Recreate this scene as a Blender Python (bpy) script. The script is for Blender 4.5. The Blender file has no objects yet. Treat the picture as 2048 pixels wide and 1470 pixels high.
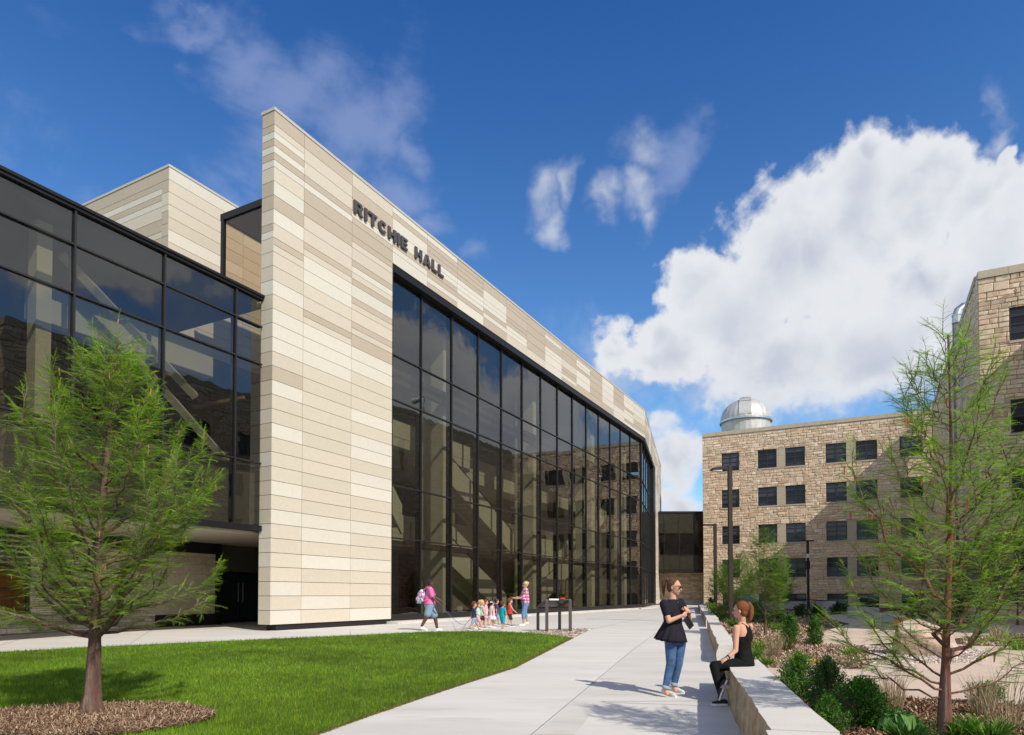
import bpy, math, random
import numpy as np
from mathutils import Vector, Matrix
from math import sin, cos, radians, pi, atan, atan2, sqrt

random.seed(7); RNG = np.random.default_rng(11)
SC = bpy.context.scene
COL = SC.collection
CAMZ = 1.6                      # eye height in world metres; "rel" heights below are measured from the eye
FPX, CX, HOR = 1350.0, 1024.0, 1190.0
PITCH = radians(-1.4)           # negative: the eye looks up a touch

# ------------------------------------------------------------------ camera
cam_d = bpy.data.cameras.new('camera'); cam = bpy.data.objects.new('camera', cam_d); COL.objects.link(cam)
cam.location = (0, 0, CAMZ); cam.rotation_euler = (pi/2 - PITCH, 0, 0)
cam_d.sensor_fit = 'HORIZONTAL'; cam_d.sensor_width = 36.0; cam_d.lens = FPX/2048*36
cam_d.shift_y = (HOR + FPX*math.tan(PITCH) - 735)/2048
cam_d.clip_start = 0.1; cam_d.clip_end = 2000
SC.camera = cam

# ------------------------------------------------------------------ sun direction, sky, exposure
SUN_EL = radians(41.5)
SUN_AZ = atan2(0.625, -0.781)            # from +Y towards +X
sun_dir = Vector((sin(SUN_AZ)*cos(SUN_EL), cos(SUN_AZ)*cos(SUN_EL), sin(SUN_EL)))
sl = bpy.data.lights.new('sun', 'SUN'); sun = bpy.data.objects.new('sun', sl); COL.objects.link(sun)
sl.energy = 4.5; sl.angle = radians(0.5); sl.color = (1.0, 0.94, 0.83)
sun.rotation_euler = (-sun_dir).to_track_quat('-Z', 'Y').to_euler()
SC.view_settings.view_transform = 'Standard'; SC.view_settings.look = 'None'
SC.view_settings.gamma = 1.0; SC.view_settings.use_curve_mapping = False
SC.view_settings.exposure = 0.0
SC.render.engine = 'CYCLES'
SC.cycles.use_denoising = True
SC.cycles.max_bounces = 10; SC.cycles.transparent_max_bounces = 24
SC.cycles.diffuse_bounces = 4; SC.cycles.glossy_bounces = 4
SC.cycles.sample_clamp_indirect = 6.0
SC.cycles.caustics_reflective = False; SC.cycles.caustics_refractive = False

class NT:
    """tiny helper to write node trees"""
    def __init__(s, tree): s.t = tree; s.n = tree.nodes; s.l = tree.links
    def node(s, typ, **kw):
        n = s.n.new(typ)
        for k, v in kw.items(): setattr(n, k, v)
        return n
    def put(s, sock, v):
        if v is None: return
        if isinstance(v, bpy.types.NodeSocket): s.l.new(v, sock)
        else: sock.default_value = v
    def math(s, op, a, b=None, c=None, clamp=False):
        n = s.node('ShaderNodeMath', operation=op, use_clamp=clamp)
        for i, v in enumerate((a, b, c)): s.put(n.inputs[i], v)
        return n.outputs[0]
    def vmath(s, op, a, b=None, scale=None):
        n = s.node('ShaderNodeVectorMath', operation=op)
        s.put(n.inputs[0], a); s.put(n.inputs[1], b)
        if scale is not None: s.put(n.inputs['Scale'], scale)
        return n.outputs['Value'] if op in ('LENGTH', 'DOT_PRODUCT') else n.outputs[0]
    def noise(s, vec, scale, detail=4, rough=.55, dist=0.0, out='Fac'):
        n = s.node('ShaderNodeTexNoise'); s.put(n.inputs['Vector'], vec)
        n.inputs['Scale'].default_value = scale; n.inputs['Detail'].default_value = detail
        n.inputs['Roughness'].default_value = rough; n.inputs['Distortion'].default_value = dist
        return n.outputs[out]
    def mix(s, f, a, b, typ='MIX'):
        n = s.node('ShaderNodeMix', data_type='RGBA', blend_type=typ)
        s.put(n.inputs[0], f); s.put(n.inputs[6], a); s.put(n.inputs[7], b)
        return n.outputs[2]
    def rng(s, v, a, b, c=0., d=1., smooth=False):
        n = s.node('ShaderNodeMapRange', interpolation_type='SMOOTHSTEP' if smooth else 'LINEAR')
        s.put(n.inputs[0], v)
        for i, x in enumerate((a, b, c, d)): n.inputs[i+1].default_value = x
        return n.outputs[0]

def build_world():
    w = bpy.data.worlds.new('World'); SC.world = w; w.use_nodes = True
    g = NT(w.node_tree); g.n.clear()
    out = g.node('ShaderNodeOutputWorld'); bg = g.node('ShaderNodeBackground')
    g.l.new(bg.outputs[0], out.inputs[0]); bg.inputs[1].default_value = 0.115
    sky = g.node('ShaderNodeTexSky', sky_type='NISHITA', sun_disc=False)
    sky.sun_elevation = SUN_EL; sky.sun_rotation = SUN_AZ
    sky.air_density = 1.0; sky.dust_density = 0.35; sky.ozone_density = 3.0; sky.altitude = 300
    tc = g.node('ShaderNodeTexCoord'); v = tc.outputs['Generated']
    sp = g.node('ShaderNodeSeparateXYZ'); g.l.new(v, sp.inputs[0])
    az = g.math('ARCTAN2', sp.outputs[0], sp.outputs[1]); el = g.math('ARCSINE', sp.outputs[2])
    cb = g.node('ShaderNodeCombineXYZ'); g.l.new(az, cb.inputs[0]); g.l.new(el, cb.inputs[1])
    P = cb.outputs[0]
    warp = g.noise(v, 5.0, 4, .6, out='Color')
    warp2 = g.noise(v, 17.0, 4, .6, out='Color')
    wv = g.vmath('ADD', g.vmath('SCALE', g.vmath('SUBTRACT', warp, (.5, .5, .5)), scale=.17), g.vmath('SCALE', g.vmath('SUBTRACT', warp2, (.5, .5, .5)), scale=.06))
    Pw = g.vmath('ADD', P, wv)
    def ang(px, py):
        a = atan((px-CX)/FPX); return a, atan((HOR-py)/FPX*cos(a))
    def blobs(lst, Pv):
        tot = None
        for b in lst:
            a0, e0, ra, re = b[:4]
            d = g.vmath('MULTIPLY', g.vmath('SUBTRACT', Pv, (a0, e0, 0)), (1/ra, 1/re, 0))
            m = g.math('SUBTRACT', 1.0, g.vmath('LENGTH', d))
            if len(b) > 4: m = g.math('MULTIPLY', m, b[4])
            tot = m if tot is None else g.math('SMOOTH_MAX', tot, m, .12)
        return tot
    def pxb(px, py, rx, ry, *w):
        a, e = ang(px, py); k = cos(a)/FPX
        return (a, e, rx*k*cos(a), ry*k*.95) + tuple(w)
    cum = [pxb(*q) for q in [(1470,640,160,170),(1400,560,90,110),(1560,540,150,170),(1640,520,170,190),(1740,440,160,190),
        (1750,340,70,80),(1850,380,130,140),(1870,320,70,75),(1960,360,90,95),(2000,290,50,45),(2010,450,120,180),(1960,620,240,220),(2100,600,160,240),
        (1750,700,280,170),(1830,560,140,120),(1560,740,210,110),(2000,330,60,70),(1335,700,125,85,.9),(1240,700,70,90,.8),
        (1352,885,62,95),(1350,980,70,60)]]
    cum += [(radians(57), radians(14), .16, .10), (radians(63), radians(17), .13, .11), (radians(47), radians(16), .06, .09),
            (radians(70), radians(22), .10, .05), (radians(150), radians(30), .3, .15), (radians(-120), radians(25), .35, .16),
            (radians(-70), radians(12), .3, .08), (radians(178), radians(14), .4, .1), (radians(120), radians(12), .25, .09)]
    soft = [pxb(*q) for q in [(1110,375,62,62),(1160,365,38,48),(1140,440,44,62),(1255,375,52,52),(1310,350,60,56),(1330,390,52,50),
        (1200,700,90,90,.6),(1440,745,210,75,.75),(1230,760,120,70,.7),(1300,250,90,50,.55),(1972,250,34,40,.9),(1990,180,30,60,.4),(1220,790,120,80,.8)]]
    soft += [(radians(93), radians(27), .30, .17), (radians(80), radians(31), .22, .14), (radians(86), radians(17), .2, .09), (radians(104), radians(20), .2, .16)]
    soft += [(radians(a_), radians(e_), .55, .30, .85) for a_, e_ in ((135, 35), (180, 45), (-140, 38), (-95, 30), (160, 15), (-165, 18), (-60, 20), (110, 50), (-110, 60))]  # unseen cloud cover behind the camera, added to lift neutral fill light
    wisp = [pxb(*q) for q in [(470,90,110,70),(560,170,150,90),(640,110,130,90),(700,210,150,120),(560,300,120,110),(790,180,90,150),(480,390,80,80),
        (800,380,100,60),(860,450,70,40),(940,510,60,40),(380,20,130,40),(840,250,50,110),(1380,270,60,90),(2040,400,60,120)]]
    wisp += [(radians(84), radians(27), .5, .25), (radians(95), radians(12), .4, .2), (radians(68), radians(40), .25, .2), (radians(-60), radians(55), .6, .3)]
    cum += [(radians(92), radians(29), .40, .17), (radians(77), radians(34), .16, .10)]
    cum += [(radians(a_), radians(e_), .62, .34) for a_, e_ in ((140, 38), (180, 45), (-140, 38), (-95, 32), (160, 18), (-165, 18), (-70, 22), (115, 52), (-115, 60))]  # bright out-of-view clouds added over that cover for more ambient light
    # cumulus
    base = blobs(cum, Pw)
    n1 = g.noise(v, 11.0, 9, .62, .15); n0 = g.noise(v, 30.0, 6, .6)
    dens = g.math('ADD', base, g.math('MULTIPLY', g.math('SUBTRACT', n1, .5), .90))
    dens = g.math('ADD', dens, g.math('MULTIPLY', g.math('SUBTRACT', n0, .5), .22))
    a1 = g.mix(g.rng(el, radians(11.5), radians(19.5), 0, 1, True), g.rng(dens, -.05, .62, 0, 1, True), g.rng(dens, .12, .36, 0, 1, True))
    # shade of the cloud body: thick low parts turn pale grey-blue
    up = g.vmath('ADD', v, (0.0, 0.0, 0.035))
    n2 = g.noise(up, 11.0, 5, .6, .15)
    rel = g.math('SUBTRACT', n1, n2)
    thick = g.rng(dens, .35, 1.0, 0, 1, True)
    low = g.noise(v, 4.5, 3, .5)
    shade = g.math('MULTIPLY', thick, g.rng(low, .34, .56, 0, 1, True))
    shade = g.math('ADD', g.math('MULTIPLY', shade, .80), g.math('MULTIPLY', rel, -.75), clamp=True)
    ccol = g.mix(shade, (6.9, 7.05, 7.4, 1), (4.0, 4.5, 5.6, 1))
    # soft detached puffs and thin high wisps
    n3 = g.noise(v, 16.0, 7, .6, .3)
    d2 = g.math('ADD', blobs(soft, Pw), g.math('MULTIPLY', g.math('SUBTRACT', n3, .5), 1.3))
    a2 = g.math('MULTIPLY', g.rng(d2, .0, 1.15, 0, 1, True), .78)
    st = g.node('ShaderNodeMapping'); g.l.new(v, st.inputs[0])
    st.inputs['Rotation'].default_value = (0, radians(35), 0); st.inputs['Scale'].default_value = (1, 1, 2.4)
    n4 = g.noise(st.outputs[0], 6.0, 9, .62, .35)
    d3 = g.math('ADD', blobs(wisp, Pw), g.math('MULTIPLY', g.math('SUBTRACT', n4, .5), 2.6))
    a3 = g.math('MULTIPLY', g.rng(d3, -.05, 1.1, 0, 1, True), .46)
    hi = g.rng(el, radians(8), radians(44), 0, 1)
    tint = g.mix(1.0, sky.outputs[0], g.mix(hi, SKYLOW, SKYTINT), 'MULTIPLY')
    c = g.mix(a3, tint, (3.3, 3.9, 6.0, 1))
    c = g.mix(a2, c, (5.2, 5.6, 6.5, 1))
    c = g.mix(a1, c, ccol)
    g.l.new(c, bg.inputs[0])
SKYTINT = (0.29, 0.76, 1.34, 1); SKYLOW = (1.0, 1.38, 1.55, 1)
build_world()

# ------------------------------------------------------------------ materials
MATS = {}
def mat(name, color=(.5,.5,.5), rough=.6, metal=0., spec=.5, var=0., vscale=3., bump=0., bscale=40., attr=False,
        stretch=None, coat=0., translucent=0., dirt=None, detail=6):
    m = bpy.data.materials.new(name); m.use_nodes = True; g = NT(m.node_tree)
    p = g.n['Principled BSDF']; tc = g.node('ShaderNodeTexCoord'); v = tc.outputs['Object']
    if stretch:
        mp = g.node('ShaderNodeMapping'); g.l.new(v, mp.inputs[0]); mp.inputs['Scale'].default_value = stretch; v = mp.outputs[0]
    if attr:
        a = g.node('ShaderNodeAttribute', attribute_name='Col'); c = a.outputs['Color']
        if color != (.5,.5,.5): c = g.mix(1.0, c, (*color, 1), 'MULTIPLY')
    else: c = (*color, 1)
    if var > 0:
        n = g.noise(v, vscale, detail, .6)
        f = g.rng(n, .3, .7, 1-var, 1+var)
        cc = g.node('ShaderNodeCombineColor')
        for i in range(3): g.l.new(f, cc.inputs[i])
        c = g.mix(1.0, c, cc.outputs[0], 'MULTIPLY')
    if dirt:
        n = g.noise(v, dirt[1], 5, .65); c = g.mix(g.rng(n, dirt[2], dirt[2]+.15, 0, dirt[3], True), c, (*dirt[0], 1))
    g.put(p.inputs['Base Color'], c)
    p.inputs['Roughness'].default_value = rough; p.inputs['Metallic'].default_value = metal
    p.inputs['Specular IOR Level'].default_value = spec; p.inputs['Coat Weight'].default_value = coat
    if bump > 0:
        b = g.node('ShaderNodeBump'); b.inputs['Distance'].default_value = bump; b.inputs['Strength'].default_value = 1.0
        g.l.new(g.noise(v, bscale, 5, .6), b.inputs['Height']); g.l.new(b.outputs[0], p.inputs['Normal'])
    if translucent > 0:
        t = g.node('ShaderNodeBsdfTranslucent'); g.put(t.inputs[0], c)
        mx = g.node('ShaderNodeMixShader'); mx.inputs[0].default_value = translucent
        g.l.new(p.outputs[0], mx.inputs[1]); g.l.new(t.outputs[0], mx.inputs[2]); g.l.new(mx.outputs[0], g.n['Material Output'].inputs[0])
    MATS[name] = m
    return m

def glass_mat(name, tint, ior=1.8, rough=0.0, wob=0.0):
    m = bpy.data.materials.new(name); m.use_nodes = True; g = NT(m.node_tree); g.n.clear()
    out = g.node('ShaderNodeOutputMaterial'); mx = g.node('ShaderNodeMixShader')
    tr = g.node('ShaderNodeBsdfTransparent'); tr.inputs[0].default_value = (*tint, 1)
    gl = g.node('ShaderNodeBsdfGlossy'); gl.inputs['Roughness'].default_value = rough; gl.inputs[0].default_value = (1, 1, 1, 1)
    fr = g.node('ShaderNodeFresnel'); ge = g.node('ShaderNodeNewGeometry')
    g.l.new(g.rng(ge.outputs['Backfacing'], 0, 1, ior, 1/ior), fr.inputs[0])     # a thin pane reflects alike from both sides
    if wob > 0:
        tc = g.node('ShaderNodeTexCoord'); b = g.node('ShaderNodeBump'); b.inputs['Distance'].default_value = wob
        g.l.new(g.noise(tc.outputs['Object'], .8, 2, .5), b.inputs['Height'])
        g.l.new(b.outputs[0], gl.inputs['Normal'])
    g.l.new(fr.outputs[0], mx.inputs[0]); g.l.new(tr.outputs[0], mx.inputs[1]); g.l.new(gl.outputs[0], mx.inputs[2])
    g.l.new(mx.outputs[0], out.inputs[0]); MATS[name] = m
    return m

glass_mat('tinted_glass', (.43, .42, .345), 1.9, 0, .005)
glass_mat('bay_glass', (.80, .72, .60), 1.5)
glass_mat('shop_glass', (.80, .76, .68), 1.5, 0, .004)
glass_mat('dark_glass', (.05, .05, .05), 1.6)
mat('terracotta', rough=.62, attr=True, var=.035, vscale=9, bump=.0006, bscale=120, spec=.35)
mat('joint_dark', (.10, .075, .055), .8)
mat('coping_metal', (.50, .46, .41), .45, spec=.5)
mat('black_metal', (.012, .011, .011), .45, spec=.3)
mat('mullion_metal', (.035, .033, .033), .35, metal=.3, spec=.4)
mat('base_metal', (.022, .018, .018), .5, spec=.3)
mat('sign_metal', (.10, .085, .08), .4, metal=.3)
mat('stone_block', (.97, .985, 1.04), rough=.9, attr=True, var=.10, vscale=5, bump=.012, bscale=14, spec=.2)
mat('ledge_stone', rough=.9, attr=True, var=.18, vscale=8, bump=.02, bscale=22, spec=.2)
mat('mortar', (.24, .195, .145), .95, spec=.1)
mat('smooth_limestone', (.50, .42, .32), .85, var=.08, vscale=2, bump=.002, spec=.2)
mat('window_frame', (.022, .024, .030), .4)
mat('window_glass', rough=.08, spec=.38, attr=True)
mat('interior_white', (.78, .76, .70), .8, var=.02)
mat('interior_shaded', (.38, .36, .31), .8, var=.04)  # hall back walls: their shade is put into this darker interior colour
mat('spandrel', (.16, .155, .15), .7)
mat('interior_dark', (.10, .085, .07), .8, var=.1)
mat('interior_floor', (.22, .19, .16), .6)
mat('wood', (.50, .20, .06), .5, var=.25, vscale=2, stretch=(1, 1, 6))
mat('light_wood', (.62, .42, .24), .5)
mat('soffit_metal', (.48, .42, .34), .6, var=.03)
mat('roof_grey', (.25, .25, .25), .9)
mat('concrete', (.60, .57, .53), .88, var=.10, vscale=.7, bump=.0025, bscale=60, spec=.25, stretch=(.35, 1.6, 1), dirt=((.44, .42, .385), 1.6, .53, .42))
mat('concrete_older', (.555, .53, .49), .88, var=.12, vscale=.9, bump=.0025, bscale=60, spec=.2, stretch=(.35, 1.6, 1), dirt=((.42, .40, .37), 1.9, .52, .5))
mat('tan_concrete', (.56, .44, .345), .9, var=.10, vscale=1.1, bump=.002, bscale=70, spec=.2, dirt=((.30, .23, .19), 1.7, .57, .5))
mat('groove', (.26, .25, .24), .95)
mat('bench_top', (.61, .575, .525), .85, var=.05, vscale=2, bump=.003, bscale=35, spec=.25, dirt=((.50, .46, .42), 3.0, .58, .4))
mat('bench_side', (.40, .31, .205), .95, var=.38, vscale=5, bump=.03, bscale=9, spec=.1, dirt=((.25, .10, .05), 2.6, .55, .7))
mat('soil', (.095, .055, .034), .95, var=.3, vscale=8, bump=.02, bscale=30)
mat('lawn_soil', (.045, .085, .015), .95, var=.3, vscale=6, bump=.02, bscale=60)
mat('grass_blade', rough=.7, attr=True, spec=.06, translucent=.35)
mat('mulch_chip', rough=.9, attr=True, spec=.15)
mat('pebble', rough=.75, attr=True, spec=.3)
mat('bark', (.125, .062, .047), .9, var=.45, vscale=7, bump=.035, bscale=18, stretch=(2.2, 2.2, .35), dirt=((.20, .135, .105), 3., .52, .8))
mat('bark_red', (.17, .058, .038), .85, var=.35, vscale=7, bump=.025, bscale=18, stretch=(2.2, 2.2, .3), dirt=((.17, .14, .115), 3., .50, .9))
mat('catkin', (.36, .13, .07), .8)
mat('bark_grey', (.17, .13, .10), .9, var=.3, vscale=7, bump=.01, bscale=18)
mat('needles', rough=.7, attr=True, spec=.06, translucent=.42)
mat('leaves', rough=.5, attr=True, spec=.22, translucent=.28)
mat('pipe_metal', (.55, .56, .58), .35, metal=.9, var=.15, vscale=3)
mat('pipe_old', (.20, .19, .18), .7, metal=.2, var=.4, vscale=3)
mat('pipe_paint', (.46, .42, .38), .6)
mat('dome_metal', (.50, .49, .48), .55, metal=.35, var=.15, vscale=1.2)
mat('boulder', (.42, .285, .215), .9, var=.30, vscale=3.5, bump=.06, bscale=7, dirt=((.56, .47, .39), 1.8, .50, .8))
mat('lamp_metal', (.040, .030, .026), .5, spec=.25)
mat('lamp_lens', (.75, .75, .72), .3)
mat('white_plastic', (.8, .8, .8), .5)
mat('red_plastic', (.62, .05, .04), .5)
mat('slate_blue', (.05, .10, .14), .5, var=.2)
mat('grey_concrete', (.42, .43, .44), .9, var=.10, vscale=2)

# ------------------------------------------------------------------ objects, names, tags
def tag(o, label=None, cat=None, group=None, kind=None):
    if label: o['label'] = label
    if cat: o['category'] = cat
    if group: o['group'] = group
    if kind: o['kind'] = kind
    return o
def empty(name, loc, label=None, cat=None, group=None, rz=0.):
    o = bpy.data.objects.new(name, None); COL.objects.link(o); o.location = loc; o.rotation_euler = (0, 0, rz)
    o.empty_display_size = .3
    return tag(o, label, cat, group)
def link_mesh(name, me, material, parent=None, smooth=False):
    mats = material if isinstance(material, (list, tuple)) else [material]
    for m in mats: me.materials.append(MATS[m] if isinstance(m, str) else m)
    if smooth: me.polygons.foreach_set('use_smooth', [True]*len(me.polygons))
    o = bpy.data.objects.new(name, me); COL.objects.link(o)
    if parent is not None: set_parent(o, parent)
    return o
def wmat(o):
    return o.matrix_basis.copy() if o.parent is None else wmat(o.parent) @ o.matrix_parent_inverse @ o.matrix_basis
def set_parent(o, parent):
    """keep world placement of a mesh whose coordinates are in world space"""
    o.parent = parent; o.matrix_parent_inverse = wmat(parent).inverted()

class MB:
    """collects vertices and faces (with per-face colour / material index) and links ONE mesh"""
    def __init__(s): s.v = []; s.f = []; s.c = []; s.m = []
    def add(s, vs, fs, col=None, mi=0):
        b = len(s.v); s.v.extend([tuple(q) for q in vs])
        for f in fs: s.f.append(tuple(i+b for i in f)); s.c.append(col or (1, 1, 1)); s.m.append(mi)
        return s
    def quad(s, a, b, c, d, col=None, mi=0): return s.add([a, b, c, d], [(0, 1, 2, 3)], col, mi)
    def box(s, x0, x1, y0, y1, z0, z1, col=None, mi=0, T=None):
        vs = [(x, y, z) for z in (z0, z1) for y in (y0, y1) for x in (x0, x1)]
        if T: vs = [T(*q) for q in vs]
        return s.add(vs, [(0, 2, 3, 1), (4, 5, 7, 6), (0, 1, 5, 4), (2, 6, 7, 3), (0, 4, 6, 2), (1, 3, 7, 5)], col, mi)
    def prism(s, pts, z0, z1, col=None, mi=0):
        """pts: plan polygon; z0,z1 numbers or functions of (x,y)"""
        n = len(pts); f0 = z0 if callable(z0) else (lambda x, y: z0); f1 = z1 if callable(z1) else (lambda x, y: z1)
        vs = [(x, y, f0(x, y)) for x, y in pts] + [(x, y, f1(x, y)) for x, y in pts]
        fs = [tuple(range(n-1, -1, -1)), tuple(range(n, 2*n))] + [(i, (i+1) % n, (i+1) % n+n, i+n) for i in range(n)]
        return s.add(vs, fs, col, mi)
    def tube(s, pts, rads, seg=6, col=None, mi=0, cap=True):
        pts = [Vector(p) for p in pts]; n = len(pts); vs = []; prev = None
        for i, p in enumerate(pts):
            d = (pts[min(i+1, n-1)] - pts[max(i-1, 0)])
            if d.length < 1e-9: d = Vector((0, 0, 1))
            d.normalize()
            if prev is None:
                a = Vector((0, 0, 1)) if abs(d.z) < .9 else Vector((1, 0, 0)); u = d.cross(a).normalized()
            else:
                u = prev - d*prev.dot(d); u = u.normalized() if u.length > 1e-6 else d.orthogonal().normalized()
            prev = u; w = d.cross(u); r = rads[i] if hasattr(rads, '__len__') else rads
            for k in range(seg):
                t = 2*pi*k/seg; vs.append(p + u*(r*cos(t)) + w*(r*sin(t)))
        fs = [(i*seg+k, i*seg+(k+1) % seg, (i+1)*seg+(k+1) % seg, (i+1)*seg+k) for i in range(n-1) for k in range(seg)]
        if cap: fs += [tuple(range(seg-1, -1, -1)), tuple((n-1)*seg+k for k in range(seg))]
        return s.add(vs, fs, col, mi)
    def loft(s, rings, col=None, mi=0):
        """rings: list of equal-length point loops, closed at both ends"""
        k = len(rings[0]); vs = [p for r in rings for p in r]; n = len(rings)
        fs = [(i*k+j, i*k+(j+1) % k, (i+1)*k+(j+1) % k, (i+1)*k+j) for i in range(n-1) for j in range(k)]
        fs += [tuple(range(k-1, -1, -1)), tuple((n-1)*k+j for j in range(k))]
        return s.add(vs, fs, col, mi)
    def ell(s, c, r, seg=12, rg=8, col=None, mi=0, R=None):
        c = Vector(c); r = r if hasattr(r, '__len__') else (r, r, r); vs = []; R = R or Matrix.Identity(3)
        for i in range(1, rg):
            t = pi*i/rg
            for k in range(seg):
                p = 2*pi*k/seg; vs.append(c + R @ Vector((r[0]*sin(t)*cos(p), r[1]*sin(t)*sin(p), r[2]*cos(t))))
        vs += [c + R @ Vector((0, 0, r[2])), c + R @ Vector((0, 0, -r[2]))]; N = len(vs)
        fs = [(i*seg+k, (i+1)*seg+k, (i+1)*seg+(k+1) % seg, i*seg+(k+1) % seg) for i in range(rg-2) for k in range(seg)]
        fs += [(N-2, k, (k+1) % seg) for k in range(seg)] + [(N-1, (rg-2)*seg+(k+1) % seg, (rg-2)*seg+k) for k in range(seg)]
        return s.add(vs, fs, col, mi)
    def build(s, name, material, parent=None, smooth=False, colors=None):
        me = bpy.data.meshes.new(name); me.from_pydata([tuple(p) for p in s.v], [], s.f)
        if any(c != (1, 1, 1) for c in s.c):
            set_cols(me, np.array(s.c, dtype=np.float32))
        if any(s.m): me.polygons.foreach_set('material_index', s.m)
        me.update()
        return link_mesh(name, me, material, parent, smooth)
def set_cols(me, fc):
    tot = np.zeros(len(me.polygons), dtype=np.int32); me.polygons.foreach_get('loop_total', tot)
    a = me.color_attributes.new('Col', 'FLOAT_COLOR', 'CORNER')
    cc = np.ones((len(me.loops), 4), dtype=np.float32); cc[:, :3] = np.repeat(fc, tot, axis=0)
    a.data.foreach_set('color', cc.ravel())
def np_mesh(name, V, F, fc, material, parent=None, smooth=False):
    """V (n,3), F (m,k) all faces with k corners, fc (m,3) colours"""
    me = bpy.data.meshes.new(name); n, (m, k) = len(V), F.shape
    me.vertices.add(n); me.vertices.foreach_set('co', V.astype(np.float32).ravel())
    me.loops.add(m*k); me.loops.foreach_set('vertex_index', F.astype(np.int32).ravel())
    me.polygons.add(m); me.polygons.foreach_set('loop_start', np.arange(0, m*k, k, dtype=np.int32))
    try: me.polygons.foreach_set('loop_total', np.full(m, k, dtype=np.int32))
    except Exception: pass
    me.update(calc_edges=True)
    if fc is not None: set_cols(me, fc)
    return link_mesh(name, me, material, parent, smooth)

# ------------------------------------------------------------------ ground heights and places
def gz(x, y):                    # concrete walks: fall gently towards the eye, level at the hall
    return CAMZ - max(1.152, 1.718 - .0262*y)
def gg(x, y):                    # garden beyond the seat wall
    return CAMZ - max(1.152, 1.25 - .0045*y)
def lev(px, py):                 # undo the slight tilt: level-camera direction (x, height) per metre of distance
    f_ = -PITCH; pp = HOR - FPX*math.tan(f_); yc = (pp-py)/FPX; Y = cos(f_) - yc*sin(f_)
    return (px-CX)/FPX/Y, (yc*cos(f_)+sin(f_))/Y
def Wp(px, py, Z):               # a place seen at (px,py) and standing Z metres away
    x, q = lev(px, py); return Vector((x*Z, Z, CAMZ + q*Z))
def gpt(px, py, garden=False):   # ground place under a pixel
    x_, q_ = lev(px, py); px = CX+x_*FPX; py = HOR-q_*FPX
    if py - HOR < 1: py = HOR + 1
    Z = (1.718*FPX)/((py-HOR) + .0262*FPX) if not garden else (1.25*FPX)/((py-HOR) + .0045*FPX)
    if Z > 21.6: Z = 1.152*FPX/(py-HOR)
    return ((px-CX)/FPX*Z, Z)

# ================================================================== GROUND
def sheet(name, poly, hf, dz, material, kind='structure', cuts=(21.6,), parent=None):
    bm = bmesh_new(poly)
    for cy in cuts:
        bmesh.ops.bisect_plane(bm, geom=bm.verts[:]+bm.edges[:]+bm.faces[:], plane_co=(0, cy, 0), plane_no=(0, 1, 0))
    bmesh.ops.triangulate(bm, faces=bm.faces[:])
    for v in bm.verts: v.co.z = hf(v.co.x, v.co.y) + dz
    me = bpy.data.meshes.new(name); bm.to_mesh(me); bm.free()
    o = link_mesh(name, me, material, parent)
    if kind: tag(o, kind=kind)
    return o
import bmesh
def bmesh_new(poly):
    bm = bmesh.new(); vs = [bm.verts.new((x, y, 0)) for x, y in poly]
    f = bm.faces.new(vs); f.normal_update()
    if f.normal.z < 0: f.normal_flip()
    return bm

sheet('ground', [(-500, -80), (500, -80), (500, 900), (-500, 900)], gz, -.30, 'lawn_soil')
WALLX = lambda y: (.66+.25*y) if y < 8.91 else (2.89+.267*(y-8.91))       # left face of the seat wall
walk_poly = [(-30, -6), (1.0, -6), (WALLX(5)+.2, 5), (WALLX(8.91)+.2, 8.91), (WALLX(30)+.2, 30), (WALLX(62)+.2, 62), (24, 84), (10, 84), (-40, 34)]
sheet('concrete_walk', walk_poly, gz, 0, 'concrete')
# saw-cut joints in the walk
def strip_line(a, b, w, hf, dz, mb):
    a = Vector(a); b = Vector(b); d = (b-a); n = Vector((-d.y, d.x)).normalized()*w/2
    k = max(1, int(d.length/2)); ys = sorted([0, 1]+[((21.6-a.y)/d.y)] if abs(d.y) > 1e-6 and 0 < (21.6-a.y)/d.y < 1 else [0, 1])
    for t0, t1 in zip(ys[:-1], ys[1:]):
        p, q = a+d*t0, a+d*t1
        mb.quad(*[(r.x, r.y, hf(r.x, r.y)+dz) for r in (p-n, q-n, q+n, p+n)])
mb = MB()
def jl(p, q, w=.014): strip_line(gpt(*p), gpt(*q), w, gz, .004, mb)
jl((1265, 1300), (1062, 1470)); jl((1265, 1300), (1352, 1246)); jl((1186, 1258), (1330, 1226))
A0 = Vector(gpt(1463, 1414)); jl((1463, 1414), (1200, 1404), .012)
jl((1425, 1300), (1266, 1299), .012); jl((1412, 1262), (1240, 1258), .012); jl((1408, 1240), (1200, 1238), .012)
jl((1406, 1227), (1290, 1226), .012); jl((1145, 1277), (1186, 1258)); jl((700, 1262), (702, 1273)); jl((300, 1262), (250, 1294)); jl((60, 1272), (-60, 1310)); jl((905, 1246), (912, 1262))
mb.build('walk_joint', 'groove'); tag(bpy.data.objects['walk_joint'], kind='structure')

# one slab cast later, a shade darker
SLAB = [gpt(*p) for p in [(1070, 1469), (1262, 1304), (1408, 1301), (1420, 1330), (1440, 1402), (1203, 1403), (1150, 1469)]]
sheet('walk_slab', SLAB, gz, .004, 'concrete_older')
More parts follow.
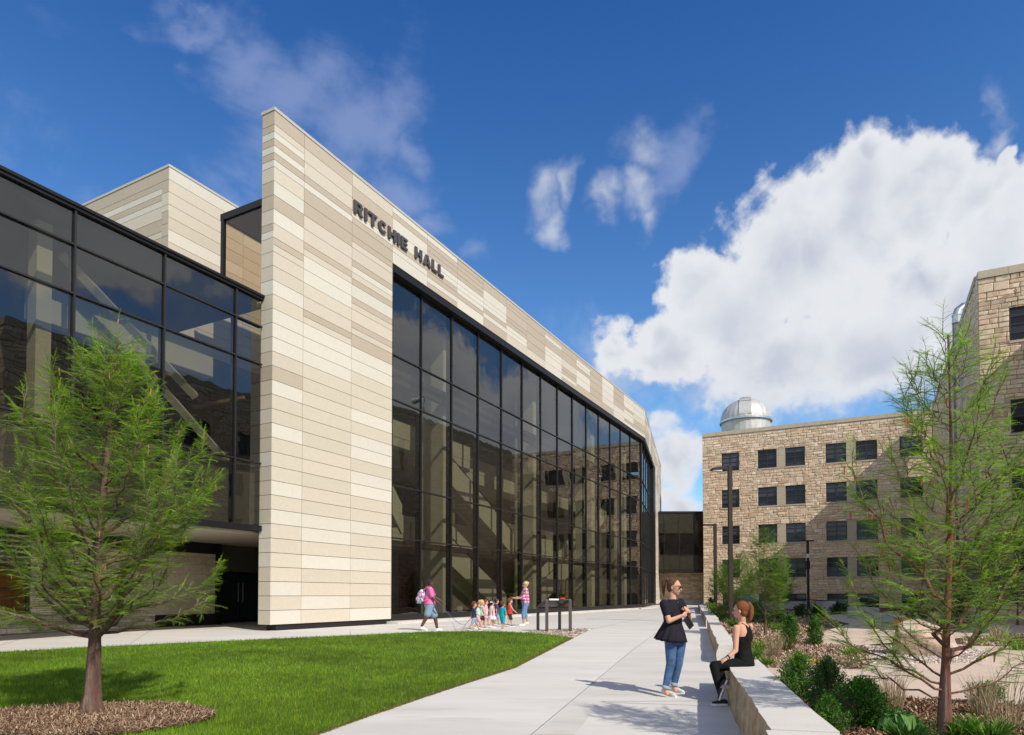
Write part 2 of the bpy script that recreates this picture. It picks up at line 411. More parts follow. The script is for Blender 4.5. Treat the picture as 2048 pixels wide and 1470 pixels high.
# lawn, gravel corner and mulch ring
LAWN = [gpt(*p) for p in [(1144, 1276.8), (1028, 1336), (931, 1367), (852, 1393), (722, 1438), (634, 1470)]] + [(-2.6, 4.9), (-3.6, 3.5), (-12, 3.0), (-20, 8)] + \
       [gpt(*p) for p in [(-260, 1332), (-120, 1319), (0, 1306), (160, 1297), (330, 1289), (525, 1280), (700, 1272), (850, 1265), (950, 1263.5), (1010, 1264.5), (1068, 1268), (1110, 1272)]]
RING = (gpt(175, 1447)[0], gpt(175, 1447)[1], 1.40, .90)
sheet('lawn_soil', LAWN, gz, .02, 'lawn_soil')
GRAV = [gpt(*p) for p in [(1144, 1276.8), (1110, 1272), (1068, 1268), (1052, 1266.5), (1070, 1263), (1100, 1260.5), (1140, 1259), (1186, 1258)]]
sheet('gravel_bed', GRAV, gz, .012, 'soil')
ringp = [(RING[0]+RING[2]*cos(t)*(1+.05*sin(3*t)), RING[1]+RING[3]*sin(t)*(1+.06*cos(5*t))) for t in np.linspace(0, 2*pi, 40)[:-1]]
sheet('mulch_ring_soil', ringp, gz, .035, 'soil')

# garden: mulch base with tan concrete paths
sheet('garden_soil', [(1.4, 1.5), (WALLX(5)+.35, 5), (WALLX(8.91)+.35, 8.91), (WALLX(30)+.3, 30), (WALLX(60)+.3, 60), (60, 60), (60, 1.5)], gg, -.03, 'soil')
def gp(*pts): return [gpt(x, y, True) for x, y in pts]
sheet('near_path', gp((1470, 1333), (1560, 1336), (1683, 1338), (1727, 1339), (1737, 1325), (1790, 1326), (1850, 1325), (1900, 1310), (1924, 1291), (2080, 1294), (2300, 1300), (2300, 1425), (2080, 1411), (2013, 1406), (1850, 1397), (1685, 1387), (1560, 1382), (1440, 1376)), gg, .0, 'tan_concrete')
sheet('far_path', gp((1648, 1262), (1630, 1276), (1640, 1290), (1700, 1292), (1800, 1284), (1924, 1276), (2060, 1268), (2300, 1264), (2300, 1226), (1900, 1224), (1700, 1226), (1648, 1231), (1668, 1240), (1700, 1248)), gg, .0, 'tan_concrete', cuts=(21.6, 30, 45))
mb = MB()
a, b = gpt(1737, 1325, True), gpt(1727, 1339, True)
a2, b2 = gpt(1726, 1340, True), gpt(1710, 1388, True); strip_line(a2, b2, .02, gg, .004, mb)
a2, b2 = gpt(1650, 1262, True), gpt(2100, 1265, True); strip_line(a2, b2, .02, gg, .004, mb)
o = mb.build('path_joint', 'groove'); tag(o, kind='structure')

# ================================================================== RITCHIE-type HALL (terracotta and glass)
C0 = Vector((-7.73, 21.6)); D = Vector((.4695, .8829)); N = Vector((-.8829, .4695))
def T(u, v, z):
    p = C0 + D*u + N*v; return (p.x, p.y, CAMZ+z)
TT = lambda x, y, z: T(x, y, z)
E0 = C0 + D*40.8; G = Vector((.266, .964)).normalized(); NG = Vector((-G.y, G.x))
def TF(m, v, z):
    p = E0 + G*m + NG*v; return (p.x, p.y, CAMZ+z)
WHT, CRM, TAN = (.645, .595, .51), (.59, .52, .42), (.475, .395, .305)
PAL = {'W': WHT, 'C': CRM, 'T': TAN}
H0, RH, NR = -.96, .4653, 36
PTOP = H0+RH*NR
def colseq(seed, spec=None, nrows=NR):
    r = random.Random(seed); out = []; z = PTOP
    for s_, c in (spec or []): out.append((z-RH*s_, z, c)); z -= RH*s_
    while z > H0+.01:
        t = (z-H0)/(PTOP-H0); k = round((PTOP-z)/RH*2) % 2
        if (t > .62 and r.random() < .42) or k: s_ = .5
        else: s_ = 1
        pt = max(0, (t-.45))*.95; pw = .30+.12*t
        q = r.random(); c = 'T' if q < pt else ('W' if q < pt+pw else 'C')
        if s_ == .5 and q > .8: c = 'W'
        out.append((z-RH*s_, z, c)); z -= RH*s_
    return out
SP0 = [(1,'T'),(.5,'C'),(.5,'W'),(.5,'T'),(.5,'W'),(.5,'T'),(.5,'W'),(1,'C'),(1,'W'),(1,'T'),(1,'W'),(1,'C'),(.5,'T'),(.5,'C'),(1,'C'),(1,'C'),(1,'W'),(1,'C'),(1,'W'),(1,'W')]
SPR = [(1,'T'),(.5,'T'),(.5,'W'),(.5,'T'),(.5,'W'),(.5,'T'),(.5,'W'),(1,'C'),(1,'T'),(1,'T'),(1,'C'),(.5,'T'),(.5,'W'),(1,'C'),(1,'C'),(1,'C'),(1,'W'),(1,'C')]
SP1 = [(1,'T'),(1,'C'),(1,'C'),(.5,'T'),(.5,'W'),(1,'T'),(1,'T'),(1,'C'),(1,'C'),(.5,'T'),(.5,'C'),(1,'W'),(1,'W'),(1,'C'),(1,'C'),(.5,'T'),(.5,'C')]
SP2 = [(1,'C'),(1,'T'),(1,'T'),(.5,'W'),(.5,'T'),(1,'T'),(.5,'T'),(.5,'C'),(1,'C'),(.5,'T'),(.5,'W'),(.5,'C'),(.5,'T'),(1,'W'),(.5,'T'),(.5,'C'),(1,'C'),(.5,'T'),(.5,'C')]
def panels(mb, Tf, u0, u1, v, seq, zmin, zmax=99, g=.008, th=.025, jit=None):
    """open-jointed rain-screen panels with real depth; v is the face plane, th the thickness"""
    rr = jit or random
    for z0, z1, c in seq:
        z0 = max(z0, zmin); z1 = min(z1, zmax)
        if z1-z0 < .05: continue
        k = 1+rr.uniform(-.035, .035); col = tuple(x*k for x in PAL[c])
        u0_, u1_ = u0+.005, u1-.005
        a = [Tf(u0+g, v, z0+g), Tf(u1-g, v, z0+g), Tf(u1-g, v, z1-g), Tf(u0+g, v, z1-g)]
        b = [Tf(u0+g, v+th, z0+g), Tf(u1-g, v+th, z0+g), Tf(u1-g, v+th, z1-g), Tf(u0+g, v+th, z1-g)]
        mb.add(a+b, [(0, 1, 2, 3), (0, 4, 5, 1), (1, 5, 6, 2), (2, 6, 7, 3), (3, 7, 4, 0)], col)

hall = empty('campus_hall', T(0, 0, -1.152), 'long modern hall clad in banded cream and tan panels with a tall tinted glass front', 'building')
JT = [0, 1.32] + [1.32+2.42*i for i in range(1, 17)]
JT = [x for x in JT if x < 39.9] + [40.8]
mb = MB(); rj = random.Random(3)
specs = {0: SP0, 1: SP1, 2: SP2}
OPEN_U = JT[3]
for i in range(len(JT)-1):
    panels(mb, T, JT[i], JT[i+1], 0, colseq(40+i, specs.get(i)), H0 if i < 3 else H0+RH*31, jit=rj)
# return face of the fin (u = 0 plane)
TR = lambda a, b, z: T(b, a, z)
panels(mb, TR, .0, .554, 0.0, colseq(9, SPR), H0, jit=rj)
# facet beyond the corner
mj = [i*2.43 for i in range(12)]
for i in range(len(mj)-1):
    if mj[i+1] <= 14.6+.01: panels(mb, TF, mj[i], mj[i+1], 0, colseq(90+i), H0+RH*31, jit=rj)
    else: panels(mb, TF, mj[i], min(26, mj[i+1]), 0, colseq(90+i), H0, jit=rj)
panels(mb, lambda a, b, z: TF(26-b, a, z), 0.03, .9, 0, colseq(70), H0, jit=rj)
mb.build('panel_cladding', 'terracotta', hall)
# backing walls behind the open joints
mb = MB()
mb.box(.026, OPEN_U-.004, .026, .553, H0+.003, PTOP-.003, T=T)
mb.box(OPEN_U-.003, 40.77, .026, .25, H0+RH*31+.004, PTOP-.003, T=T)
mb.box(.02, 14.58, .026, .25, H0+RH*31+.004, PTOP-.003, T=TF)
mb.box(14.6, 25.97, .026, .88, H0+.003, PTOP-.003, T=TF)
mb.build('backing_wall', 'joint_dark', hall)
mb = MB()
mb.box(-.02, 40.82, -.02, .60, PTOP, PTOP+.10, T=T); mb.box(.0, 26.02, -.02, .60, PTOP+.001, PTOP+.101, T=TF)
mb.build('roof_coping', 'coping_metal', hall)
# black plinth, glass opening lining
mb = MB()
mb.box(.30, OPEN_U+.02, .06, .5, -1.3, H0-.002, T=T)
mb.box(OPEN_U, 40.7, .16, .30, -1.3, -.80, T=T)
mb.box(0.05, 14.6, .16, .30, -1.3, -.80, T=TF)
mb.box(14.6, 25.9, .06, .5, -1.3, H0-.002, T=TF)
mb.build('base_plinth', 'base_metal', hall)
mb = MB()
zt = H0+RH*31
mb.box(OPEN_U, 40.75, .03, .42, 13.17, zt-.002, T=T); mb.box(OPEN_U-.002, OPEN_U+.09, .03, .42, -.80, 13.17, T=T)
mb.box(.05, 14.58, .03, .42, 13.17, zt-.002, T=TF); mb.box(11.9, 14.58, .03, .42, -.80, 13.17, T=TF)
mb.box(40.45, 40.72, .26, .50, -.80, 13.17, T=T)
mb.build('opening_frame', 'black_metal', hall)
mb = MB(); mb.box(5.95, 40.8, -.52, .155, -1.3, -1.05, T=T); mb.box(-.1, 15, -.50, .155, -1.3, -1.051, T=TF)
mb.build('kerb', 'concrete', hall)
ZG = [-.80, 2.35, 4.52, 8.05, 9.91, 13.17]
def glaze(mb, Tf, us, zs, v, mi=0):
    for a, b in zip(us[:-1], us[1:]):
        for c, d in zip(zs[:-1], zs[1:]):
            t = [random.uniform(-.008, .008) for _ in range(3)]      # each pane sits a hair out of plane
            mb.quad(Tf(a, v+t[0], c), Tf(b, v+t[1], c), Tf(b, v+t[2], d), Tf(a, v+t[0]+t[2]-t[1], d), mi=mi)
MU = [OPEN_U+.06] + JT[4:-1] + [40.6]
MU = [x for x in MU if x < 40.2] + [40.55]
mb = MB(); glaze(mb, T, MU, ZG, .33)
MF = [0.1]+[i*2.43 for i in range(1, 5)]+[11.9]
glaze(mb, TF, MF, ZG, .33)
mb.build('curtain_glass', 'tinted_glass', hall)
for u in MU[:-1]:
    mb = MB(); mb.box(u-.022, u+.022, .26, .60, -.80, 13.17, T=T); mb.build('mullion', 'mullion_metal', hall)
for u in MF[:-1]:
    mb = MB(); mb.box(u-.03, u+.03, .26, .50, -.80, 13.17, T=TF); mb.build('mullion', 'mullion_metal', hall)
for z in ZG[1:-1]:
    mb = MB(); mb.box(OPEN_U+.1, 40.45, .264, .44, z-.024, z+.024, T=T); mb.box(.1, 11.9, .264, .44, z-.024, z+.024, T=TF); mb.build('transom', 'mullion_metal', hall)

# ---- left glazed block on its overhang
UL = [-1.04-2.42*i for i in range(0, 9)][::-1]
ULx = UL + [-.02]
ZL = [2.26, 4.27, 7.50, 8.73, 9.60]
mb = MB(); glaze(mb, T, ULx, ZL, .50); mb.build('curtain_glass', 'tinted_glass', hall)
for u in UL:
    mb = MB(); mb.box(u-.024, u+.024, .43, .68, 2.26, 9.60, T=T); mb.build('mullion', 'mullion_metal', hall)
for z in ZL[1:-1]:
    mb = MB(); mb.box(-20.3, -.02, .434, .62, z-.022, z+.022, T=T); mb.build('transom', 'mullion_metal', hall)
mb = MB(); mb.box(-20.3, -.02, .74, .80, 2.24, 4.22, T=T); mb.build('spandrel_panel', 'spandrel', hall)
mb = MB()
mb.box(-20.3, -.01, .40, .70, 9.60, 9.68, T=T); mb.box(-20.3, -.01, .36, .80, 9.682, 9.76, T=T)
mb.box(-20.3, -.01, .40, .70, 2.06, 2.24, T=T)
mb.build('fascia', 'black_metal', hall)
mb = MB(); mb.box(-20.3, 6.0, .70, 5.9, 2.00, 2.10, T=T); mb.build('soffit', 'soffit_metal', hall)
mb = MB(); mb.box(-20.3, 0.25, .8, 14, 9.50, 9.66, T=T); mb.box(OPEN_U-.3, 40.1, .56, 14, 13.19, 13.4, T=T); mb.box(0.1, OPEN_U-.3, .56, 2.5, 12.85, 13.03, T=T)
mb.box(-.2, 14.6, .45, 10, 13.192, 13.4, T=TF)
mb.build('roof', 'roof_grey', hall)
# glazed bay behind the fin
mb = MB(); glaze(mb, TR, [.56, 2.45], [9.72, 12.85], .10); mb.build('bay_glass', 'bay_glass', hall)
mb = MB(); mb.box(.05, .20, .54, 2.62, 12.85, 13.07, T=T); mb.box(.04, .16, 2.45, 2.58, 9.7, 12.85, T=T); mb.box(.2, 6, 2.45, 2.6, 12.85, 13.05, T=T); mb.box(5.6, 5.8, .6, 2.6, 9.7, 12.85, T=T)
mb.build('bay_frame', 'black_metal', hall)
mb = MB(); glaze(mb, T, [.2, 2.9, 5.6], [9.72, 12.85], 2.52); mb.build('bay_glass', 'bay_glass', hall)
# upper clad box
mb = MB(); r5 = random.Random(5)
pj = [5.7, 6.1, 8.5, 10.9, 13.3]
for i in range(4):
    sp = [(1, 'T'), (.5, 'T'), (.5, 'W'), (.5, 'T'), (.5, 'W'), (1, 'C'), (1, 'T'), (.5, 'C'), (1, 'T'), (.5, 'W'), (1, 'T'), (1, 'T')] if i else [(1, 'T'), (1, 'T'), (1, 'C'), (.5, 'C'), (1, 'T'), (1, 'T'), (1, 'T'), (1, 'T')]
    panels(mb, TR, pj[i], pj[i+1], .26, colseq(200+i, sp), 9.0, jit=r5)
pu = [.26, 3.6, 6.0, 8.4, 10.8]
for i in range(4): panels(mb, T, pu[i], pu[i+1], 5.7, [(PTOP-RH*(k+1), PTOP-RH*k, 'C' if (k*7+i) % 5 else 'W') for k in range(14)], 9.0, jit=r5)
mb.build('upper_box_cladding', 'terracotta', hall)
mb = MB(); mb.box(.286, 10.7, 5.726, 13.2, 9.0, PTOP-.003, T=T); mb.build('upper_box_wall', 'joint_dark', hall)
mb = MB(); mb.box(.24, 10.8, 5.68, 13.3, PTOP, PTOP+.09, T=T); mb.build('upper_box_coping', 'coping_metal', hall)
# sign letters
def glyph(ch):
    """outline polygons of a heavy grotesque letter in a unit-high box; returns list of polygons and width"""
    t = .26
    R_ = lambda x0, x1, y0, y1: [(x0, y0), (x1, y0), (x1, y1), (x0, y1)]
    if ch == 'I': return [R_(0, t, 0, 1)], t
    if ch == 'H': return [R_(0, t, 0, 1), R_(.62, .62+t, 0, 1), R_(t, .62, .39, .61)], .62+t
    if ch == 'T': return [R_(.29, .29+t, 0, .78), R_(0, .84, .78, 1)], .84
    if ch == 'L': return [R_(0, t, 0, 1), R_(t, .72, 0, .21)], .72
    if ch == 'E': return [R_(0, t, 0, 1), R_(t, .75, 0, .20), R_(t, .71, .41, .60), R_(t, .75, .80, 1)], .75
    if ch == 'A': return [[(0, 0), (.27, 0), (.60, 1), (.33, 1)], [(.60, 1), (.47, .70), (.71, 0), (.98, 0), (.65, 1)], R_(.27, .72, .17, .36)], .98
    def arc(cx, cy, ro_x, ro_y, ri_x, ri_y, a0, a1, n=12):
        o = [(cx+ro_x*cos(a), cy+ro_y*sin(a)) for a in np.linspace(a0, a1, n)]; i = [(cx+ri_x*cos(a), cy+ri_y*sin(a)) for a in np.linspace(a1, a0, n)]
        return o+i
    if ch == 'C': return [arc(.47, .5, .47, .5, .20, .29, radians(38), radians(322), 20)], .92
    if ch == 'R': return [R_(0, t, 0, 1), R_(t, .52, .80, 1), R_(t, .52, .38, .57), arc(.50, .69, .34, .31, .10, .115, radians(-88), radians(88)), [(.30, .38), (.56, .40), (.88, 0), (.58, 0)]], .88
    return [], .3
sign = empty('hall_sign', T(3.78, 0, 14.33), 'raised dark bronze capital letters reading RITCHIE HALL high on the cream facade', 'sign')
lh = .47; text = 'RITCHIE HALL'; gap = .17; ws = [(.62 if c == ' ' else glyph(c)[1]) for c in text]
tot = sum(ws) + gap*(len(text)-1); sx = 5.98/(tot*lh); u = 3.78
for ch, w in zip(text, ws):
    if ch != ' ':
        mb = MB()
        for k, poly in enumerate(glyph(ch)[0]):
            n = len(poly); f = -.085-.0008*k
            vs = [T(u+x*lh*sx, f, 14.33+y*lh) for x, y in poly] + [T(u+x*lh*sx, -.012, 14.33+y*lh) for x, y in poly]
            mb.add(vs, [tuple(range(n))] + [(i, (i+1) % n, (i+1) % n+n, i+n) for i in range(n)])
        mb.build('letter', 'sign_metal', sign)
    u += (w+gap)*lh*sx

# ---- ledgestone walls below the overhang, window, entrance
def ledge(mb, Tf, s0, s1, z0, z1, seed, hmin=.06, hmax=.16, wmin=.25, wmax=.8, dep=.05, pal=((.62, .48, .34), (.70, .56, .41), (.50, .39, .28)), v=0.):
    r = random.Random(seed); z = z0
    while z < z1-.02:
        h = min(r.uniform(hmin, hmax), z1-z); s = s0 - r.uniform(0, wmax)
        while s < s1:
            w = r.uniform(wmin, wmax); a, b = max(s, s0), min(s+w, s1); s += w
            if b-a < .03: continue
            d = r.uniform(.2, 1)*dep; c = pal[r.randrange(len(pal))]; k = r.uniform(.85, 1.12); c = tuple(x*k for x in c); g = .004
            m1 = d*r.uniform(.7, 1.3)
            P = [Tf(a+g, v, z+g), Tf(b-g, v, z+g), Tf(b-g, v, z+h-g), Tf(a+g, v, z+h-g), Tf(a+g*2, v-d, z+g*2), Tf(b-g*2, v-m1, z+g*2), Tf(b-g*2, v-d*.8, z+h-g*2), Tf(a+g*2, v-m1*.9, z+h-g*2)]
            mb.add(P, [(4, 5, 6, 7), (0, 1, 5, 4), (1, 2, 6, 5), (2, 3, 7, 6), (3, 0, 4, 7)], c)
        z += h
gut = MB(); VL = 5.6
ledge(gut, T, -4.2, -.14, -1.15, 1.62, 21, v=VL); ledge(gut, T, -20, -4.2, -1.15, -.55, 22, v=VL)
ledge(gut, T, -.14, 2.35, -.72, 1.62, 23, .25, .45, .5, 1.2, .012, ((.62, .48, .35), (.66, .53, .39)), v=VL)
gut.build('stone_wall', 'ledge_stone', hall)
mb = MB(); mb.box(-4.2, 2.35, VL+.002, VL+.3, -1.3, 2.0, T=T); mb.box(-20, -4.2, VL+.002, VL+.3, -1.3, -.55, T=T); mb.build('stone_wall_core', 'mortar', hall)
mb = MB(); mb.box(-4.2, 2.35, VL-.05, VL-.0, 1.62, 2.0, T=T); mb.box(-20, 2.36, VL-.06, VL+.002, 1.585, 1.615, T=T); mb.box(-.16, 2.35, VL-.03, VL, -1.15, -.72, T=T); mb.box(-20, -4.2, VL-.08, VL+.05, -.56, -.50, T=T)
mb.build('metal_trim', 'pipe_paint' if 0 else 'base_metal', hall)
mb = MB()
for k in range(6): mb.box(-20, -4.25, VL-.10, VL+.02, .95+k*.16, 1.0+k*.16, T=T)
mb.build('louver', 'soffit_metal', hall)
win = None
mb = MB(); mb.box(-20, -4.2, VL+.05, VL+.12, -.5, -.46, T=T); mb.box(-4.27, -4.2, VL+.05, VL+.14, -.5, .9, T=T); mb.box(-20, -4.2, VL+.05, VL+.14, .86, .93, T=T)
mb.box(-5.9, -5.85, VL+.05, VL+.12, -.46, .86, T=T); mb.box(-20, -4.27, VL+.055, VL+.12, .18, .22, T=T)
win = mb.build('ground_window', 'black_metal', hall)
mb = MB(); glaze(mb, T, [-20, -15, -10, -5.87, -4.25], [-.46, .2, .88], VL+.09); mb.build('pane', 'shop_glass', win)
mb = MB(); mb.box(-20, -4.0, VL+1.2, VL+1.3, -1, 2, T=T); mb.box(-4.15, -3.95, VL+.1, VL+1.3, -1, 2, T=T); mb.build('wood_wall', 'wood', hall)
mb = MB(); mb.box(-20, 7, 5.9, 6.0, .95, 2.0, T=T); mb.build('dark_wall', 'interior_dark', hall)
ent = MB(); ent.box(2.36, 2.55, VL-.1, VL+1.4, -1.15, 2.0, T=T); ent.box(2.55, 6.2, VL+1.3, VL+1.42, 1.35, 2.0, T=T); ent.box(2.55, 6.2, VL+1.3, VL+1.42, -1.15, -1.05, T=T)
for q in (3.55, 4.6, 5.65): ent.box(q-.045, q+.045, VL+1.3, VL+1.42, -1.05, 1.35, T=T)
door = ent.build('entrance_door', 'black_metal', hall)
mb = MB(); mb.quad(T(2.55, VL+1.37, -1.05), T(6.2, VL+1.37, -1.05), T(6.2, VL+1.37, 1.35), T(2.55, VL+1.37, 1.35)); mb.build('pane', 'dark_glass', door)
mb = MB(); mb.box(4.70, 4.73, VL+1.22, VL+1.26, -.3, .5, T=T); mb.box(4.47, 4.50, VL+1.22, VL+1.26, -.3, .5, T=T); mb.build('handle', 'coping_metal', door)

# ---- interiors seen through the glass
for u, w_, d_ in ((12.1, .32, 2.6), (22.0, .32, 2.6), (31.8, .32, 2.6), (7.45, .25, 2.2), (39.3, .3, 2.2)):
    I = MB(); I.box(u-w_, u+w_, 1.3, d_, -1, 13.1, T=T); I.build('column', 'interior_white', hall)
I = MB()
I.box(6.2, 52, 9.6, 9.8, 2.9, 13.1, T=T); I.box(6.2, 52, 9.7, 9.8, -1, 2.9, T=T); I.box(-3, 25, 8.0, 8.2, -1, 12.9, T=TF); I.box(14.7, 14.9, .6, 8.0, -1, 12.9, T=TF)
I.box(5.9, 6.1, .8, 9.6, -1.0, 13.1, T=T)
for a, b in ((6.2, 10.0), (13.5, 15.5), (20, 26.5), (33, 36)): I.box(a, b, 6.8, 7.0, -1, 2.6, T=T)
for a, b in ((9, 11.4), (19, 22), (28, 30.5), (34.5, 38)): I.box(a, b, 7.2, 7.4, 3.3, 7.2, T=T)
I.build('inner_wall', 'interior_shaded', hall)
I = MB(); I.box(6.2, 40, 9.4, 9.55, -1, 2.6, T=T); I.build('wood_wall', 'wood', hall)
I = MB()
I.box(6.2, 40, 4.2, 9.5, 2.55, 3.15, T=T); I.box(6.2, 18.0, 3.6, 9.5, 7.15, 7.8, T=T); I.box(18.0, 40, 5.4, 9.5, 7.15, 7.8, T=T)
I.box(6.2, 40, 4.18, 4.3, 3.15, 4.1, T=T); I.box(18.0, 40, 5.38, 5.5, 7.8, 8.7, T=T); I.box(6.2, 18.0, 3.58, 3.7, 7.8, 8.6, T=T)
I.build('floor_slab', 'interior_white', hall)
I = MB(); I.box(6.1, 41, .6, 10, -1.25, -.95, T=T); I.build('ground_floor', 'interior_floor', hall)
I = MB(); I.box(6.1, 40, .9, 1.15, 9.1, 9.7, T=T) ; I.box(6.1, 40, 1.0, 1.3, 2.1, 2.35, T=T); I.build('beam', 'interior_dark', hall)
def flight(name, u0, z0, u1, z1, v0, v1, th=.45, par=.95):
    """a stair flight: sloping slab, solid white balustrades with a dark rail, steps"""
    st = MB()
    for v in (v0, v1): st.add([T(u0, v, z0-th), T(u1, v, z1-th), T(u1, v, z1+par), T(u0, v, z0+par), T(u0, v+.1, z0-th), T(u1, v+.1, z1-th), T(u1, v+.1, z1+par), T(u0, v+.1, z0+par)],
        [(0, 1, 2, 3), (4, 7, 6, 5), (0, 4, 5, 1), (3, 2, 6, 7), (0, 3, 7, 4), (1, 5, 6, 2)])
    n = max(4, int(abs(z1-z0)/.17)); du = (u1-u0)/n; dz = (z1-z0)/n
    for k in range(n): st.box(u0+du*k, u0+du*(k+1), v0+.1, v1, z0+dz*k-.3, z0+dz*k+.0, T=T)
    o = st.build(name, 'interior_white', hall)
    rl = MB(); rl.tube([T(u0, v0+.05, z0+par+.12), T(u1, v0+.05, z1+par+.12)], .025, 6); rl.build('handrail', 'black_metal', o)
flight('stair_flight', 12.9, 7.4, 22.0, 3.0, 2.9, 4.1); flight('stair_flight', 13.0, 2.9, 21, -.9, 1.2+1.6, 4.0)
flight('stair_flight', 24.0, -.9, 32.8, 3.0, 2.6, 3.8); flight('stair_flight', 33.0, 3.0, 39.5, 7.4, 2.9, 4.1)
flight('stair_flight', 6.4, 8.6, 10.8, 3.4, 3.0, 3.9)
for u, a_, b_, z_ in [(q, 2.2, 4.2, 11.0) for q in (7.5, 13.5, 18.5, 23.2, 28.0, 33.0, 36.5)]+[(q, 2.0, 4.6, 6.75) for q in (-14, -9.2, -2.2, .6)]:
    I = MB(); I.box(u-.06, u+.06, a_, b_, z_, z_+.1, T=T); I.build('ceiling_light', 'light_wood', hall)
I = MB()                                                    # left block interior
I.box(-22, 6.2, 10.4, 10.6, 2.2, 9.4, T=T); I.box(-20.4, -20.2, .5, 10.5, 2, 9.5, T=T); I.box(5.9, 6.1, .6, 12, -1, 9.5, T=T); I.box(-20, 0, .8, 10.4, 2.11, 2.2, T=T); I.box(-20, .2, 9.0, 10.4, 6.5, 9.4, T=T)
I.build('inner_wall', 'interior_dark', hall)
I = MB()
for u in (-15.0, -6.1, 2.9):
    J_ = MB(); J_.box(u-.22, u+.14, 1.3, 1.7, 2.2, 9.4, T=T); J_.build('column', 'interior_white', hall)
I.box(-12.5, -6.5, 3.2, 3.5, 7.0, 8.2, T=T); I.box(-6.0, -.5, 2.2, 2.5, 7.2, 8.15, T=T)
J_ = MB(); J_.box(-12.5, -9.0, 5.2, 5.4, 2.2, 7.0, T=T); J_.build('partition', 'interior_white', hall)
I.build('bulkhead', 'interior_white', hall)
I = MB(); I.box(-4.9, .0, 5.0, 5.2, 2.2, 4.4, T=T); I.build('partition', 'interior_white', hall)
I = MB()
def brace(a, b, w=.15):
    I = MB(); I.tube([T(*a), T(*b)], w, 4); I.build('diagonal_brace', 'interior_white', hall)
brace((-5.6, 1.6, 8.9), (-1.6, 1.6, 6.2)); brace((-3.6, 1.9, 7.1), (2.2, 1.9, 2.6)); brace((-14.6, 1.6, 8.9), (-8.2, 1.6, 2.6))

for u_, v_, L_ in ((9.0, 5.5, 2.6), (17.5, 6.2, 1.8), (27, 5.2, 2.4), (36, 5.4, 2.0)):
    I = MB(); I.box(u_, u_+L_, v_, v_+.6, -.95, .05, T=T); I.box(u_-.05, u_+L_+.05, v_-.06, v_+.66, .05, .1, T=T); I.build('reception_desk' if L_ > 2 else 'display_case', 'light_wood', hall)
for u_, z_ in ((8.6, 3.6), (20.4, 3.7), (26.3, .6), (33.8, 4.0)):
    I = MB(); I.box(u_, u_+1.3, 6.72, 6.78, z_, z_+.9, T=T); I.build('picture_board', 'window_frame', hall)
# ================================================================== glass link between the buildings
link = empty('glass_link', (19.5, 76, gz(0, 76)), 'dark glazed two storey link bridging the gap between the panelled hall and the stone building', 'bridge')
LX0, LX1, LY = 16.6, 24.5, 76.0
def TL(x, d, z): return (x, LY+d, CAMZ+z)
mb = MB(); mb.box(LX0, LX1, -.06, 4, 9.22, 9.45, T=TL); mb.build('roof', 'black_metal', link)
mb = MB(); mb.box(LX0, LX1, -.06, 4, 2.60, 2.80, T=TL); mb.build('floor_beam', 'black_metal', link)
xs = [LX0, 17.15, 18.87, 20.55, 22.2, 23.9, LX1]
mb = MB(); glaze(mb, TL, xs, [2.8, 4.5, 7.0, 9.2], .0); mb.build('link_glass', 'tinted_glass', link)
mb = MB(); mb.box(LX0, LX1, .03, .06, 2.85, 4.5, T=TL); mb.box(LX0, LX1, .03, .06, 7.0, 9.2, T=TL); mb.box(LX0, LX1, 3.6, 3.7, 2.85, 9.25, T=TL); mb.box(LX0, LX1, .2, 3.6, 7.15, 7.25, T=TL); mb.build('spandrel_panel', 'spandrel', link)
mb = MB()
for x in xs[1:-1]: mb.box(x-.022, x+.022, -.03, .025, 2.8, 9.2, T=TL)
for z in (4.5, 7.0): mb.box(LX0, LX1, -.045, .045, z-.035, z+.035, T=TL)
mb.build('mullion', 'mullion_metal', link)
lw = empty('link_wall', (19.5, 79, gz(0, 76)), 'low ledgestone wall in half shade underneath the glass link', 'wall')
mb = MB(); ledge(mb, TL, LX0, LX1, -1.15, 2.6, 31, .09, .22, .3, .9, .05, v=3.0); mb.build('stone_face', 'ledge_stone', lw)
mb = MB(); mb.box(LX0, LX1, 3.002, 3.4, -1.3, 2.6, T=TL); mb.build('core', 'mortar', lw)
mb = MB(); mb.box(LX0, LX1, 2.4, 2.9, -1.152, -.55, T=TL); mb.build('planter_edge', 'grey_concrete', lw)

